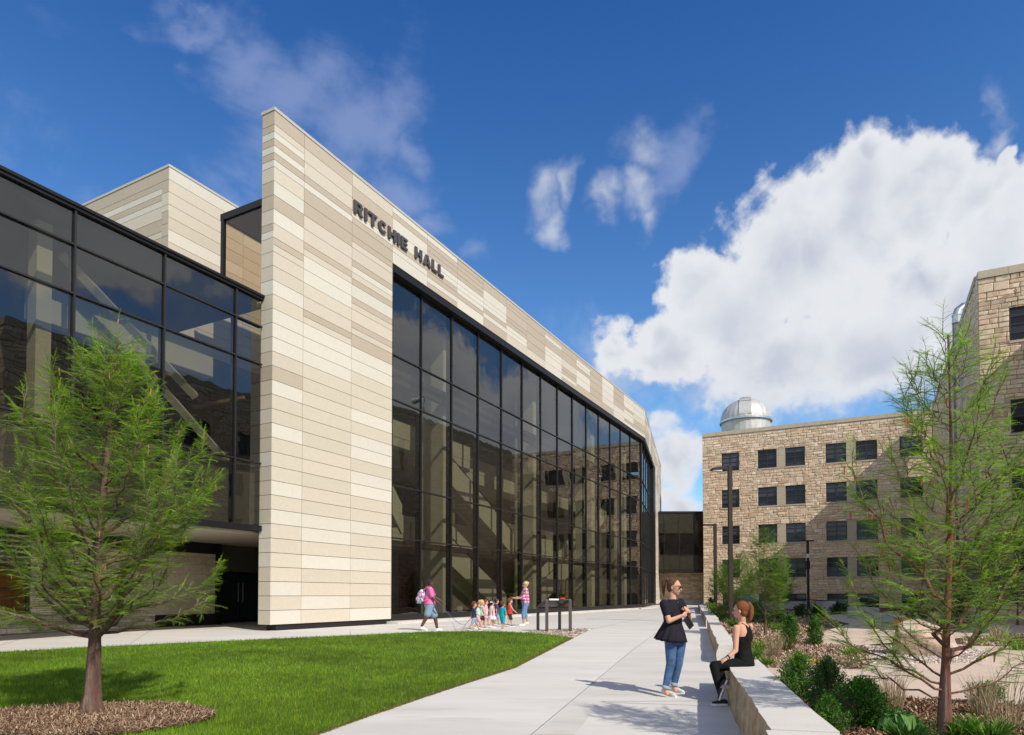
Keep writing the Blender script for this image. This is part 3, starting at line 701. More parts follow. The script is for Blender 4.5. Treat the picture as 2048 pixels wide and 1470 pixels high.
# ================================================================== STONE BUILDINGS
SPAL = [(.76, .575, .39), (.72, .555, .385), (.79, .625, .445), (.66, .505, .34), (.74, .535, .365), (.81, .66, .48), (.70, .55, .39)]
def minus(rects, o):
    out = []
    for a, b, c, d in rects:
        if o[1] <= a or o[0] >= b or o[3] <= c or o[2] >= d: out.append((a, b, c, d)); continue
        if c < o[2]: out.append((a, b, c, o[2]))
        if d > o[3]: out.append((a, b, o[3], d))
        c2, d2 = max(c, o[2]), min(d, o[3])
        if a < o[0]: out.append((a, o[0], c2, d2))
        if b > o[1]: out.append((o[1], b, c2, d2))
    return out
def ashlar(mb, Tf, s0, s1, z0, z1, openings, seed, course=.50, res=3, rough=.085):
    r = random.Random(seed); z = z0
    def block(a, b, c, d):
        rects = [(a, b, c, d)]
        for o in openings: rects = minus(rects, o)
        for (a, b, c, d) in rects:
            w, h = b-a, d-c
            if w < .05 or h < .04: continue
            k = r.uniform(.90, 1.08); col = tuple(x*k for x in SPAL[r.randrange(len(SPAL))]); g = .008; e = min(.035, w*.25, h*.25)
            if res == 3: xs = [a+g, a+g+e, (a+b)/2+w*r.uniform(-.2, .2), b-g-e, b-g]; zs = [c+g, c+g+e, d-g-e, d-g]
            else: xs = [a+g, a+g+e, b-g-e, b-g]; zs = [c+g, c+g+e, d-g-e, d-g]
            base = rough*r.uniform(.35, .8)*min(1, h/.2); nx, nz = len(xs), len(zs); vs = []
            for j, zz in enumerate(zs):
                for i, xx in enumerate(xs):
                    if i in (0, nx-1) or j in (0, nz-1): dd = .0
                    else: dd = base + rough*r.uniform(-.22, .40)*min(1, h/.2) - (.25*base if j == 1 else 0)
                    vs.append(Tf(xx, dd, zz))
            mb.add(vs, [(j*nx+i, j*nx+i+1, (j+1)*nx+i+1, (j+1)*nx+i) for j in range(nz-1) for i in range(nx-1)], col)
    while z < z1-.01:
        h = min(course*r.choice([.6, 1, 1, 1.15]), z1-z)
        if z1-z-h < .12: h = z1-z
        s = s0
        while s < s1-.01:
            span = r.uniform(.8, 2.2) if r.random() < .74 else 0
            if span == 0 or h < .34:
                w = r.uniform(.35, .85); b = s1 if s1-s-w < .25 else s+w
                block(s, b, z, z+h); s = b
            else:
                b = s1 if s1-s-span < .4 else s+span; cut = h*r.choice([.38, .5, .55, .62]); 
                for c, d in ((z, z+cut), (z+cut, z+h)):
                    q = s
                    while q < b-.01:
                        w = r.uniform(.38, .95); e_ = b if b-q-w < .2 else q+w
                        block(q, e_, c, d); q = e_
                s = b
        z += h
def mortar_plane(mb, Tf, s0, s1, z0, z1, openings, mi=0):
    ss = sorted({s0, s1, *[x for o in openings for x in o[:2] if s0 < x < s1]}); zs = sorted({z0, z1, *[x for o in openings for x in o[2:] if z0 < x < z1]})
    for a, b in zip(ss[:-1], ss[1:]):
        for c, d in zip(zs[:-1], zs[1:]):
            m = ((a+b)/2, (c+d)/2)
            if any(o[0] < m[0] < o[1] and o[2] < m[1] < o[3] for o in openings): continue
            mb.quad(Tf(a, 0, c), Tf(b, 0, c), Tf(b, 0, d), Tf(a, 0, d), mi=mi)
def window(Tf, s0, s1, z0, z1, parent, rows=4, blind=None):
    dp = -.13; m = MB()
    for a, b, c, d in ((s0, s1, z0, z0+.07), (s0, s1, z1-.07, z1), (s0, s0+.07, z0+.07, z1-.07), (s1-.07, s1, z0+.07, z1-.07)): m.box(a, b, dp-.03, dp+.06, c, d, T=Tf)
    mid = (s0+s1)/2; m.box(mid-.045, mid+.045, dp-.03, dp+.045, z0+.07, z1-.07, T=Tf)
    for k in range(1, rows):
        z = z0+(z1-z0)*k/rows
        for a, b in ((s0+.07, mid-.045), (mid+.045, s1-.07)): m.box(a, b, dp-.03, dp+.04, z-.04, z+.04, T=Tf)
    w = m.build('window', 'window_frame', parent)
    m = MB(); rr = random.Random(int(s0*97+z0*31)); nb = rr.choice([0, 1, 2, 2, 3]); q_ = rr.uniform(.03, .085); bl = (q_*.92, q_, q_*1.15)
    for k in range(rows):
        for a, b in ((s0+.05, mid), (mid, s1-.05)):
            t = rr.uniform(-.012, .012); c, d = z0+(z1-z0)*k/rows, z0+(z1-z0)*(k+1)/rows
            m.quad(Tf(a, dp-.0+t, c), Tf(b, dp-.0+t, c), Tf(b, dp-.0-t, d), Tf(a, dp-.0-t, d), bl if k >= rows-nb else ((.010, .012, .016) if rr.random() < .8 else (.03, .034, .04)))
    m.build('pane', 'window_glass', w)
    m = MB()                                                   # jambs and head of the recess
    m.quad(Tf(s0, 0.02, z0), Tf(s0, dp-.2, z0), Tf(s0, dp-.2, z1), Tf(s0, 0.02, z1)); m.quad(Tf(s1, .02, z0), Tf(s1, dp-.2, z0), Tf(s1, dp-.2, z1), Tf(s1, .02, z1))
    m.quad(Tf(s0, .02, z1), Tf(s1, .02, z1), Tf(s1, dp-.2, z1), Tf(s0, dp-.2, z1)); m.quad(Tf(s0, dp-.2, z0), Tf(s1, dp-.2, z0), Tf(s1, dp-.2, z1), Tf(s0, dp-.2, z1))
    m.box(s0-.02, s1+.02, dp, .07, z0-.14, z0-.002, T=Tf)
    m.build('window_surround', 'smooth_limestone', w)
    return w
A_ = Vector((.8860, -.4637)).normalized(); NA = Vector((-.4637, -.8860)).normalized()
def frame(O, a, n):
    def F(s, d, z):
        p = O + a*s + n*d; return (p.x, p.y, CAMZ+z)
    return F
O1 = Vector((21.28, 75.0)); F1 = frame(O1, A_, NA)
T0 = Vector((26.15, 37.5)); F2 = frame(T0, A_, NA)
DV = Vector((.4685, .8835)); F3 = frame(T0, DV, Vector((-.8835, .4685)))
J0 = T0 + A_*5.0; F4 = frame(J0, -DV, Vector((-.8835, .4685)))
science = empty('stone_hall', (30, 60, gz(0, 60)), 'old rock faced limestone building with small dark windows across the court from the glass hall', 'building')
def ztop(c): return c+.98
rowsF = [14.55, 10.52, 6.54, 2.86, -.85]
sF = [(.949, 1.80)] + [(2.70+3.07*k+d, 2.70+3.07*k+d+.875) for k in range(3) for d in (0, 1.276)]
sF = [(a*2.16, b*2.16) for a, b in sF if b*2.16 < 22.8]
wins = [(a, b, c-.98, c+.98) for a, b in sF for c in rowsF]
piers = [(sF[i][1], sF[i+1][0], c-.98-.14, c+.98) for i in range(1, len(sF)-1, 2) for c in rowsF]
Lf = 23.6; TOPF = 17.6
m = MB(); ops = [(a-.0, b+.0, c-.14, d) for a, b, c, d in wins] + piers
ashlar(m, F1, 0, Lf, -1.3, TOPF, ops, 101); m.build('stone_facing', 'stone_block', science)
m = MB(); mortar_plane(m, F1, 0, Lf, -1.3, TOPF, wins); m.build('mortar_bed', 'mortar', science)
for a, b, c, d in piers:
    m = MB(); m.box(a+.01, b-.01, .003, .05, c+.005, c+.13, T=F1)
    zz = c+.145
    while zz < d-.01: m.box(a+.01, b-.01, .003, .035, zz, min(zz+.61, d-.005), T=F1); zz += .62
    m.build('pier_panel', 'smooth_limestone', science)
for q in wins: window(F1, *q, science)
m = MB()
s = 0
while s < Lf: m.box(s, min(s+1.5, Lf)-.01, -.45, .10, TOPF, TOPF+.40, T=F1); s += 1.5
m.build('coping', 'smooth_limestone', science)
m = MB(); m.box(0.0, Lf+6, -16, -.36, -1.3, TOPF-.3, T=F1); m.box(0, .35, -16, -.005, -1.3, TOPF, T=F1); m.build('building_core', 'mortar', science)
# tower front, its side face and the long side wing out of frame to the right
rowsT = [14.9, 9.8, 6.08, 2.2]; TOPT = 17.70
winT = [(1.42, 3.3, c-.92, c+.92) for c in rowsT]
m = MB(); ashlar(m, F2, 0, 5.0, -1.3, TOPT, [(a, b, c-.14, d) for a, b, c, d in winT], 77, res=3, rough=.085)
winS = [(7.0, 8.1, 12.0, 15.0), (7.0, 8.1, 5, 8.0)]
ashlar(m, F3, 0, 30, -1.3, TOPT, winS, 78, res=3, rough=.085)
m.build('stone_facing', 'stone_block', science)
m = MB(); mortar_plane(m, F2, 0, 5.0, -1.3, TOPT, winT); mortar_plane(m, F3, 0, 30, -1.3, TOPT, winS)
m.build('mortar_bed', 'mortar', science)
for q in winT: window(F2, *q, science)
for q in winS: window(F3, *q, science, rows=5)
m = MB(); s = 0
while s < 5: m.box(s, min(s+1.4, 5.0)-.01, -.5, .11, TOPT, TOPT+.42, T=F2); s += 1.4
s = 0.0
while s < 30: m.box(s+.5, min(s+1.9, 30.4), -.5, .10, TOPT+.001, TOPT+.419, T=F3); s += 1.4
m.build('coping', 'smooth_limestone', science)
m = MB(); m.box(.4, 16, -28, -.38, -1.3, TOPT-.3, T=F2); m.box(.36, 5, -.379, -.37, -1.3, TOPT, T=F2); m.build('building_core', 'mortar', science)
TOPW = 16.1; LW = 24.0
rowsW = [12.4, 8.6, 4.8, 1.0]
winW = [(2.2+4.2*k+d, 2.2+4.2*k+d+1.7, c-.95, c+.95) for k in range(7) for d in (0,) for c in rowsW if 2.2+4.2*k+1.7 < LW]
m = MB(); ashlar(m, F4, 0, LW, -1.6, TOPW, winW, 55, course=.46, res=2); FE = frame(J0-DV*LW, A_, NA); ashlar(m, FE, 0, 14, -1.8, TOPW, [], 56, course=.5, res=2)
m.build('stone_facing', 'stone_block', science)
m = MB(); mortar_plane(m, F4, 0, LW, -1.6, TOPW, winW); mortar_plane(m, FE, 0, 14, -1.8, TOPW, []); m.build('mortar_bed', 'mortar', science)
for a, b, c, d in winW: window(F4, a, b, c, d, science)
m = MB(); m.box(0.2, LW-.01, -14, -.4, -1.8, TOPW-.2, T=F4); m.box(0, LW+.1, -.5, .10, TOPW, TOPW+.4, T=F4); m.build('wing_roof', 'smooth_limestone', science)

# ---- service pipes up the tower side
pp = Wp(1917, 800, 47.0)
duct = empty('exhaust_duct', (pp.x, pp.y, gz(0, 47)), 'fat grey duct with a bright galvanised elbow climbing beside the stone tower', 'duct')
ztopd = CAMZ+(HOR-640)/FPX*47
m = MB(); m.tube([(pp.x, pp.y, gz(0, 47)), (pp.x, pp.y, ztopd)], .30, 14); m.build('riser', 'pipe_old', duct, True)
m = MB(); m.tube([(pp.x, pp.y, ztopd-.02), (pp.x, pp.y, ztopd+.5), (pp.x+.12, pp.y, ztopd+.85), (pp.x+.42, pp.y-.05, ztopd+1.08), (pp.x+.9, pp.y-.1, ztopd+1.14), (pp.x+2.0, pp.y-.3, ztopd+1.14)], .31, 14); m.build('elbow', 'pipe_metal', duct)
for z in (ztopd-.06, ztopd+.45):
    m = MB(); m.tube([(pp.x, pp.y, z), (pp.x, pp.y, z+.10)], .34, 14); m.build('band', 'pipe_metal', duct)
p2 = Wp(1925.5, 800, 44.5); z2 = CAMZ+(HOR-672)/FPX*44.5
dsp = empty('downpipe', (p2.x, p2.y, gz(0, 44)), 'slim pale downpipe with a hopper head beside the fat duct on the tower', 'pipe')
m = MB(); m.tube([(p2.x, p2.y, gz(0, 44)), (p2.x, p2.y, z2-.6)], .12, 10); m.build('pipe_run', 'pipe_paint', dsp, True)
m = MB(); m.loft([[(p2.x+sx_*r_, p2.y+sy_*r_, z) for sx_, sy_ in ((-1, -1), (1, -1), (1, 1), (-1, 1))] for r_, z in ((.12, z2-.62), (.30, z2-.35), (.33, z2), (.33, z2+.12))]); m.build('hopper_head', 'pipe_paint', dsp)

# ---- observatory dome on the roof
dc = Wp(1491.5, 845, 82.0); R_ = 48.5/FPX*82
dome = empty('observatory_dome', (dc.x, dc.y, CAMZ+17.2), 'silver ribbed observatory dome on the roof of the far stone wing', 'dome')
zb = CAMZ+(HOR-843)/FPX*82
m = MB(); n = 56
def ring(r, z, k=n, c=dc, w=.02): return [(c.x+(r+(w if i % 2 else 0))*cos(2*pi*i/k), c.y+(r+(w if i % 2 else 0))*sin(2*pi*i/k), z) for i in range(k)]
m.loft([ring(R_*.96, CAMZ+15.5), ring(R_*.96, zb)]); m.build('drum', 'dome_metal', dome)
m = MB(); m.loft([ring(R_*1.01, zb-.12, w=0), ring(R_*1.04, zb-.10, w=0), ring(R_*1.04, zb+.14, w=0), ring(R_*1.0, zb+.16, w=0)]); m.build('ring_beam', 'pipe_metal', dome)
m = MB(); m.loft([ring(R_*cos(t), zb+.16+R_*.92*sin(t), w=.03*cos(t)) for t in np.linspace(0, pi/2*.985, 14)]); m.build('shell', 'dome_metal', dome, False)
m = MB()
def sph(a, e, k=1.03): return (dc.x+R_*k*cos(e)*sin(a), dc.y-R_*k*cos(e)*cos(a), zb+.16+R_*.92*k*sin(e))
aw = .23
for i in range(12):
    e0, e1 = .08+i*.115, .08+(i+1)*.115
    sc0, sc1 = min(1.3, 1/max(.25, cos(e0))), min(1.3*2, 1/max(.25, cos(e1)))
    k = 1.035 if i < 6 else 1.06
    m.add([sph(-.35-aw*sc0, e0, k), sph(-.35+aw*sc0, e0, k), sph(-.35+aw*sc1, e1, k), sph(-.35-aw*sc1, e1, k), sph(-.35-aw*sc0, e0, .99), sph(-.35+aw*sc0, e0, .99), sph(-.35+aw*sc1, e1, .99), sph(-.35-aw*sc1, e1, .99)],
        [(0, 1, 2, 3), (0, 4, 5, 1), (1, 5, 6, 2), (2, 6, 7, 3), (3, 7, 4, 0)])
m.build('shutter', 'dome_metal', dome)

# ================================================================== STREET FURNITURE
from mathutils import noise as MN
def seat_block(y0, y1, h0, h1, label, width=.46, off=0.):
    """a long sawn limestone bench block: rough split faces, smooth top; h = top heights relative to the eye"""
    o = empty('seat_block', (WALLX((y0+y1)/2)+.2, (y0+y1)/2, gz(0, (y0+y1)/2)), label, 'stone bench', 'limestone seat blocks along the walk')
    k = max(6, int((y1-y0)/.09)); Lp, Rp = [], []; rows = 7; m = MB()
    sl_ = lambda y: (WALLX(y+.05)-WALLX(y-.05))/.1
    for i in range(k+1):
        y = y0+(y1-y0)*i/k; x = WALLX(y)+off; t = (y-y0)/(y1-y0); zt = CAMZ+h0+(h1-h0)*t; zb_ = gz(x, y)-.05
        dx = Vector((1, -sl_(y))).normalized()
        l, r = [], []
        for j in range(rows):
            q = j/(rows-1); z = zt+(zb_-zt)*q
            nz_ = .035*MN.noise(Vector((y*1.1+y0*3, z*2.5, 2.)))+.018*MN.noise(Vector((y*4.5, z*7, y0))) + .010*MN.noise(Vector((y*13, z*15, y0)))
            if j == 0: nz_ = nz_*.6
            bulge = -.025*sin(pi*q)
            l.append((x+(nz_+bulge)*dx.x, y+(nz_+bulge)*dx.y*0, z)); w = width
            nz2 = .03*MN.noise(Vector((y*1.3+9, z*2.5, 7.)))*(.6 if j == 0 else 1)
            r.append((x+(w+nz2), y-w*sl_(y)*1.0, z))
        Lp.append(l); Rp.append(r)
    vs = [p for c in Lp for p in c]+[p for c in Rp for p in c]; o2 = (k+1)*rows
    side = [(i*rows+j, i*rows+j+1, (i+1)*rows+j+1, (i+1)*rows+j) for i in range(k) for j in range(rows-1)]
    side += [(o2+i*rows+j, o2+(i+1)*rows+j, o2+(i+1)*rows+j+1, o2+i*rows+j+1) for i in range(k) for j in range(rows-1)]
    top = [(i*rows, (i+1)*rows, o2+(i+1)*rows, o2+i*rows) for i in range(k)]
    ends = [(j, o2+j, o2+j+1, j+1) for j in range(rows-1)] + [(k*rows+j, k*rows+j+1, o2+k*rows+j+1, o2+k*rows+j) for j in range(rows-1)]
    m.add(vs, side, None, 1); b = len(m.v)-len(vs)
    for f in top+ends: m.f.append(tuple(q+b for q in f)); m.c.append((1, 1, 1)); m.m.append(0)
    m.build('block', ['bench_top', 'bench_side'], o)
    return o
seat_block(2.6, 5.03, -1.0, -1.0, 'nearest limestone seat block at the bottom edge of the walk', .47, -.03)
seat_block(5.07, 10.6, -1.0, -1.0, 'long limestone seat block that the woman in black is sitting on')
seat_block(13.5, 23.0, -.99, -.85, 'long limestone seat block just behind the seated woman', .34)
seat_block(24.3, 38.5, -.84, -.80, 'limestone seat block in the middle distance beside the tall lamp post', .40)
seat_block(40, 58, -.80, -.78, 'farthest limestone seat block near the stone building', .5)

def lamp(px, Z, ytop, label, kind, arm=-1):
    p = Wp(px, HOR, Z); z0 = gg(0, Z)-.05; z1 = CAMZ+(HOR-ytop)/FPX*Z
    o = empty('street_lamp', (p.x, p.y, z0), label, 'street lamp', 'lamp posts in the garden')
    s = .075
    m = MB(); m.box(p.x-s, p.x+s, p.y-s, p.y+s, z0, z1); m.build('pole', 'lamp_metal', o)
    m = MB(); m.box(p.x-.14, p.x+.14, p.y-.14, p.y+.14, z0, z0+.12); m.build('base_cover', 'lamp_metal', o)
    if kind == 'flat':
        m = MB(); L_ = .80
        m.add([(p.x-s, p.y-.06, z1-.20), (p.x-.30, p.y-.16, z1-.16), (p.x-.30-L_*.55, p.y-.17, z1-.20), (p.x-.30-L_*.55, p.y+.17, z1-.20), (p.x-.30, p.y+.16, z1-.16), (p.x-s, p.y+.06, z1-.20),
               (p.x-s, p.y-.06, z1-.08), (p.x-.30, p.y-.16, z1-.04), (p.x-.30-L_*.55, p.y-.17, z1-.13), (p.x-.30-L_*.55, p.y+.17, z1-.13), (p.x-.30, p.y+.16, z1-.04), (p.x-s, p.y+.06, z1-.08)],
              [(0, 5, 4, 3, 2, 1), (6, 7, 8, 9, 10, 11)]+[(i, (i+1) % 6, (i+1) % 6+6, i+6) for i in range(6)])
        h = m.build('lamp_head', 'lamp_metal', o)
        m = MB(); m.box(p.x-.70, p.x-.34, p.y-.13, p.y+.13, z1-.235, z1-.19); m.build('lens', 'lamp_lens', h)
    else:
        m = MB(); m.box(p.x-.5, p.x+.45, p.y-.11, p.y+.11, z1-.06, z1+.03); m.build('lamp_head', 'lamp_metal', o)
        m = MB(); m.box(p.x-.16, p.x+.10, p.y-.16, p.y+.16, z1-2.25, z1-1.6); m.build('control_box', 'base_metal', o)
        m = MB(); m.box(p.x-.09, p.x+.09, p.y-.09, p.y+.09, z1-1.35, z1-1.05); m.build('sign_band', 'white_plastic', o)
    return o
lamp(1461.5, 27.0, 930, 'tallest lamp post with a flat slanted head, rising right behind the seated woman', 'flat')
lm2 = Wp(1431, HOR, 49); z0 = gg(0, 49)-.05; z1 = CAMZ+(HOR-1047)/FPX*49
o = empty('street_lamp', (lm2.x, lm2.y, z0), 'thin lamp post with a long slim arm near the corner of the stone building', 'street lamp', 'lamp posts in the garden')
m = MB(); m.box(lm2.x-.10, lm2.x+.10, lm2.y-.1, lm2.y+.1, z0, z1); m.build('pole', 'lamp_metal', o)
m = MB(); m.box(lm2.x-.85, lm2.x-.1, lm2.y-.12, lm2.y+.12, z1-.16, z1-.04); m.build('lamp_head', 'lamp_metal', o)
lamp(1616.5, 53.0, 1081, 'dark lamp post with a control box halfway up in front of the stone wall', 'dual')

# interpretive panel on four posts
st = empty('display_stand', (1.30, 21.4, gz(0, 21.4)), 'dark bronze slanted display panel on four posts seen from behind in the gravel corner', 'sign stand')
pn = [(1.09, 21.15, -.145), (1.84, 21.35, -.14)]; pf = [(.83, 21.6, -.365), (1.54, 21.85, -.36)]
for x, y, zr in pn+pf:
    m = MB(); zb_ = gz(x, y)-.02; r = .048
    m.box(x-r, x+r, y-r, y+r, zb_, CAMZ+zr-.03); m.build('post', 'sign_metal', st)
m = MB()
for (a, b) in zip(pn, pf):
    m.tube([(a[0], a[1], CAMZ+a[2]-.02), (b[0], b[1], CAMZ+b[2]-.02)], .05, 4)
m.build('side_rail', 'sign_metal', st)
m = MB(); q = [(pn[0][0]+.05, pn[0][1], CAMZ-.16), (pn[1][0]-.04, pn[1][1], CAMZ-.155), (pf[1][0]-.02, pf[1][1], CAMZ-.375), (pf[0][0]+.05, pf[0][1], CAMZ-.38)]
m.add(q+[(x, y, z+.03) for x, y, z in q], [(3, 2, 1, 0), (4, 5, 6, 7), (0, 1, 5, 4), (1, 2, 6, 5), (2, 3, 7, 6), (3, 0, 4, 7)]); m.build('display_panel', 'sign_metal', st)
m = MB(); m.box(1.16, 1.47, 21.16, 21.22, CAMZ-.165, CAMZ-.115); m.build('white_edge', 'white_plastic', st)
m = MB(); m.box(1.52, 1.66, 21.18, 21.26, CAMZ-.125, CAMZ-.085); m.build('red_edge', 'red_plastic', st)

# ramp rail in front of the far wing
rail = empty('handrail', (26, 60, gg(0, 60)), 'dark metal ramp handrail running low along the base of the stone building', 'railing')
def rp(px, py, Z): return Wp(px, py, Z)
topr = [rp(1575, 1196, 57), rp(1600, 1198, 56), rp(1665, 1203, 54)]
m = MB(); m.tube(topr, .05, 6); m.build('top_rail', 'lamp_metal', rail)
m = MB(); m.tube([p-Vector((0, 0, .42)) for p in topr], .03, 5); m.build('lower_rail', 'lamp_metal', rail)
for t in np.linspace(0, 1, 9):
    p = topr[0].lerp(topr[2], t); m = MB(); m.tube([(p.x, p.y, p.z), (p.x, p.y, p.z-1.0)], .03, 5); m.build('baluster', 'lamp_metal', rail)
m = MB(); a, b = rp(1560, 1215, 57), rp(1668, 1215, 54)
rw = MB(); rw.box(-1.5, 3.4, -.25, .25, 0, .62, T=lambda x, y, z: (a.x+.3+x*.9, a.y-x*.65+y, gg(0, 56)+z))
tag(rw.build('ramp_wall', 'grey_concrete'), 'low pale concrete wall under the dark ramp handrail', 'wall')
m = MB(); c = rp(1655, 1226, 43); m.box(c.x-.45, c.x+.35, c.y-.4, c.y+.4, gg(0, 43)-.05, c.z+.75)
tag(m.build('concrete_block', 'grey_concrete'), 'small grey concrete block at the end of the ramp handrail', 'block')
def slab_seat(px0, px1, y0, y1, Z, label):
    a, b = Wp(px0, y0, Z), Wp(px1, y1, Z); m = MB(); h = a.z-b.z
    m.prism([(a.x, a.y-.5), (b.x, a.y-.35), (b.x+.1, a.y+.6), (a.x+.15, a.y+.7)], gg(0, Z)-.02, lambda x, y: a.z-.04*(x-a.x))
    o = m.build('concrete_bench', 'grey_concrete'); tag(o, label, 'bench', 'concrete seats in the shaded court')
    bv = o.modifiers.new('bevel', 'BEVEL'); bv.width = .05; bv.segments = 2
    return o
slab_seat(1702, 1752, 1213, 1236, 33, 'long bluish grey concrete seat in the shaded court')
slab_seat(1774, 1800, 1228, 1254, 24, 'short grey concrete seat behind the boulder')
# planter box of rusty metal behind boulder
m = MB(); c = Wp(1803, 1250, 22.5); m.box(c.x-.13, c.x+.16, c.y-.2, c.y+.2, gg(0, 22)-.02, c.z+.22)
tag(m.build('rusty_bin', 'wood'), 'small rust brown metal box beside the short concrete seat', 'box')

# boulder
def boulder(px, py, Z, sx, sy, sz, seed, label, material='boulder'):
    c = Wp(px, py, Z); m = MB(); m.ell((0, 0, 0), 1, 28, 18); r = random.Random(seed)
    pl = [(Vector((r.uniform(-1, 1), r.uniform(-1, 1), r.uniform(-.3, 1))).normalized(), r.uniform(.62, .9)) for _ in range(17)]
    vs = []
    for p in m.v:
        p = Vector(p)
        for n_, d in pl:
            q = p.dot(n_)-d
            if q > 0: p = p - n_*q*.93
        p *= 1+.10*MN.noise(p*2.2+Vector((seed, 0, 0)))
        vs.append((c.x+p.x*sx, c.y+p.y*sy, gg(0, Z)-.05+max(0, p.z+.45)*sz))
    m.v = vs
    o = m.build('boulder', material); tag(o, label, 'boulder')
    return o
boulder(1852, 1300, 13.6, .82, .62, .52, 5, 'big reddish tan boulder resting on pebbles between the two paths')
boulder(1500, 1205, 33, .9, .7, .95, 9, 'dark slate blue boulder showing just behind the head of the seated woman', 'slate_blue')

# ================================================================== PEOPLE
mat('skin_light', (.58, .31, .215), .55, spec=.2, var=.04, vscale=8); mat('skin_dark', (.11, .05, .03), .45, spec=.4); mat('lips', (.45, .13, .11), .4)
mat('skin_tan', (.50, .27, .17), .5)
mat('hair_auburn', (.20, .072, .028), .7, spec=.2, bump=.01, bscale=60, var=.45, vscale=30, stretch=(3, 3, .4)); mat('hair_brown', (.11, .055, .028), .7, spec=.2, bump=.01, bscale=60, var=.4, vscale=30, stretch=(3, 3, .4))
mat('hair_blonde', (.52, .36, .19), .5, var=.35, vscale=25); mat('hair_black', (.012, .010, .010), .5)
mat('cloth_black', (.0045, .0045, .005), .85, spec=.2, bump=.014, bscale=14, var=.3, vscale=12); mat('cloth_plum_black', (.014, .011, .019), .85, spec=.2, bump=.014, bscale=13, var=.3, vscale=10)
mat('denim', (.050, .115, .25), .8, var=.45, vscale=9, bump=.014, bscale=16); mat('denim_dark', (.035, .08, .19), .8, var=.35, vscale=8); mat('denim_cuff', (.30, .36, .45), .85)
mat('shoe_white', (.70, .64, .62), .7, var=.08, vscale=20); mat('shoe_black', (.012, .012, .012), .6); mat('sole_white', (.75, .75, .75), .6)
mat('lens_black', (.006, .006, .008), .08, spec=.8); mat('leather_black', (.010, .010, .011), .45)
for nm, c in dict(pink=(.72, .17, .42), navy=(.03, .04, .09), greyblue=(.36, .40, .52), mint=(.42, .66, .58), rose=(.75, .35, .40), black2=(.015, .015, .02), palepink=(.78, .60, .66), purple=(.09, .02, .12), teal=(.0, .33, .44), red=(.62, .03, .03), denimlight=(.22, .33, .46), magenta=(.7, .10, .30), softpink=(.74, .45, .5), jeans2=(.12, .24, .42)).items():
    mat('cloth_'+nm, c, .8, var=.12, vscale=9, bump=.004, bscale=25)
mat('rope_blue', (.04, .13, .42), .7); mat('gold', (.6, .5, .35), .3, metal=1)
def plaid():
    m = bpy.data.materials.new('cloth_plaid'); m.use_nodes = True; g = NT(m.node_tree); p = g.n['Principled BSDF']; tc = g.node('ShaderNodeTexCoord')
    sp = g.node('ShaderNodeSeparateXYZ'); g.l.new(tc.outputs['Object'], sp.inputs[0]); c = (.62, .05, .09, 1)
    h = g.math('ADD', g.math('MULTIPLY', sp.outputs[0], .8), g.math('MULTIPLY', sp.outputs[1], .6))
    for s, per, ph, w, col in ((sp.outputs[2], .12, 0, .35, (.70, .62, .70, 1)), (h, .11, .2, .35, (.72, .62, .70, 1)), (sp.outputs[2], .12, .55, .3, (.10, .08, .40, 1)), (h, .11, .65, .28, (.12, .08, .38, 1))):
        f = g.math('LESS_THAN', g.math('FRACT', g.math('ADD', g.math('DIVIDE', s, per), ph)), w); c = g.mix(g.math('MULTIPLY', f, .55), c, col)
    g.l.new(c, p.inputs['Base Color']); p.inputs['Roughness'].default_value = .8; MATS['cloth_plaid'] = m
def floral():
    m = bpy.data.materials.new('cloth_floral'); m.use_nodes = True; g = NT(m.node_tree); p = g.n['Principled BSDF']; tc = g.node('ShaderNodeTexCoord')
    v = g.node('ShaderNodeTexVoronoi'); g.l.new(tc.outputs['Object'], v.inputs['Vector']); v.inputs['Scale'].default_value = 20
    sp = g.node('ShaderNodeSeparateColor'); g.l.new(v.outputs['Color'], sp.inputs[0])
    c = g.mix(g.math('GREATER_THAN', sp.outputs[0], .35), (.75, .12, .30, 1), (.22, .42, .62, 1)); c = g.mix(g.math('GREATER_THAN', sp.outputs[1], .62), c, (.72, .72, .75, 1)); c = g.mix(g.math('GREATER_THAN', sp.outputs[2], .82), c, (.04, .06, .18, 1))
    g.l.new(c, p.inputs['Base Color']); p.inputs['Roughness'].default_value = .7; MATS['cloth_floral'] = m
plaid(); floral()

def cap(m, p0, r0, p1, r1, seg=12):
    p0, p1 = Vector(p0), Vector(p1); m.tube([p0, p1], [r0, r1], seg); m.ell(p0, r0, seg, 8); m.ell(p1, r1, seg, 8)
def chain(m, pts, rads):
    for i in range(len(pts)-1): cap(m, pts[i], rads[i], pts[i+1], rads[i+1])
def ringpts(c, fwd, left, hd, hw, n=20, ruf=0., k=9, ph=0., tilt=None):
    out = []
    for i in range(n):
        t = 2*pi*i/n; r = 1+ruf*sin(k*t+ph); p = Vector(c)+fwd*(hd*cos(t)*r)+left*(hw*sin(t)*r)
        if tilt: p += Vector((0, 0, tilt*cos(t)))
        out.append(p)
    return out
def remeshed(m, name, material, parent, vox=.01, smooth=3, fac=.5):
    me = bpy.data.meshes.new('tmp'); me.from_pydata([tuple(p) for p in m.v], [], m.f); me.update()
    o = bpy.data.objects.new('tmp', me); COL.objects.link(o)
    r = o.modifiers.new('r', 'REMESH'); r.mode = 'VOXEL'; r.voxel_size = vox; r.use_smooth_shade = True
    s = o.modifiers.new('s', 'SMOOTH'); s.factor = fac; s.iterations = smooth
    dg = bpy.context.evaluated_depsgraph_get(); dg.update()
    nm = bpy.data.meshes.new_from_object(o.evaluated_get(dg)); nm.name = name
    bpy.data.objects.remove(o); nm.materials.clear()
    return link_mesh(name, nm, material, parent, True)
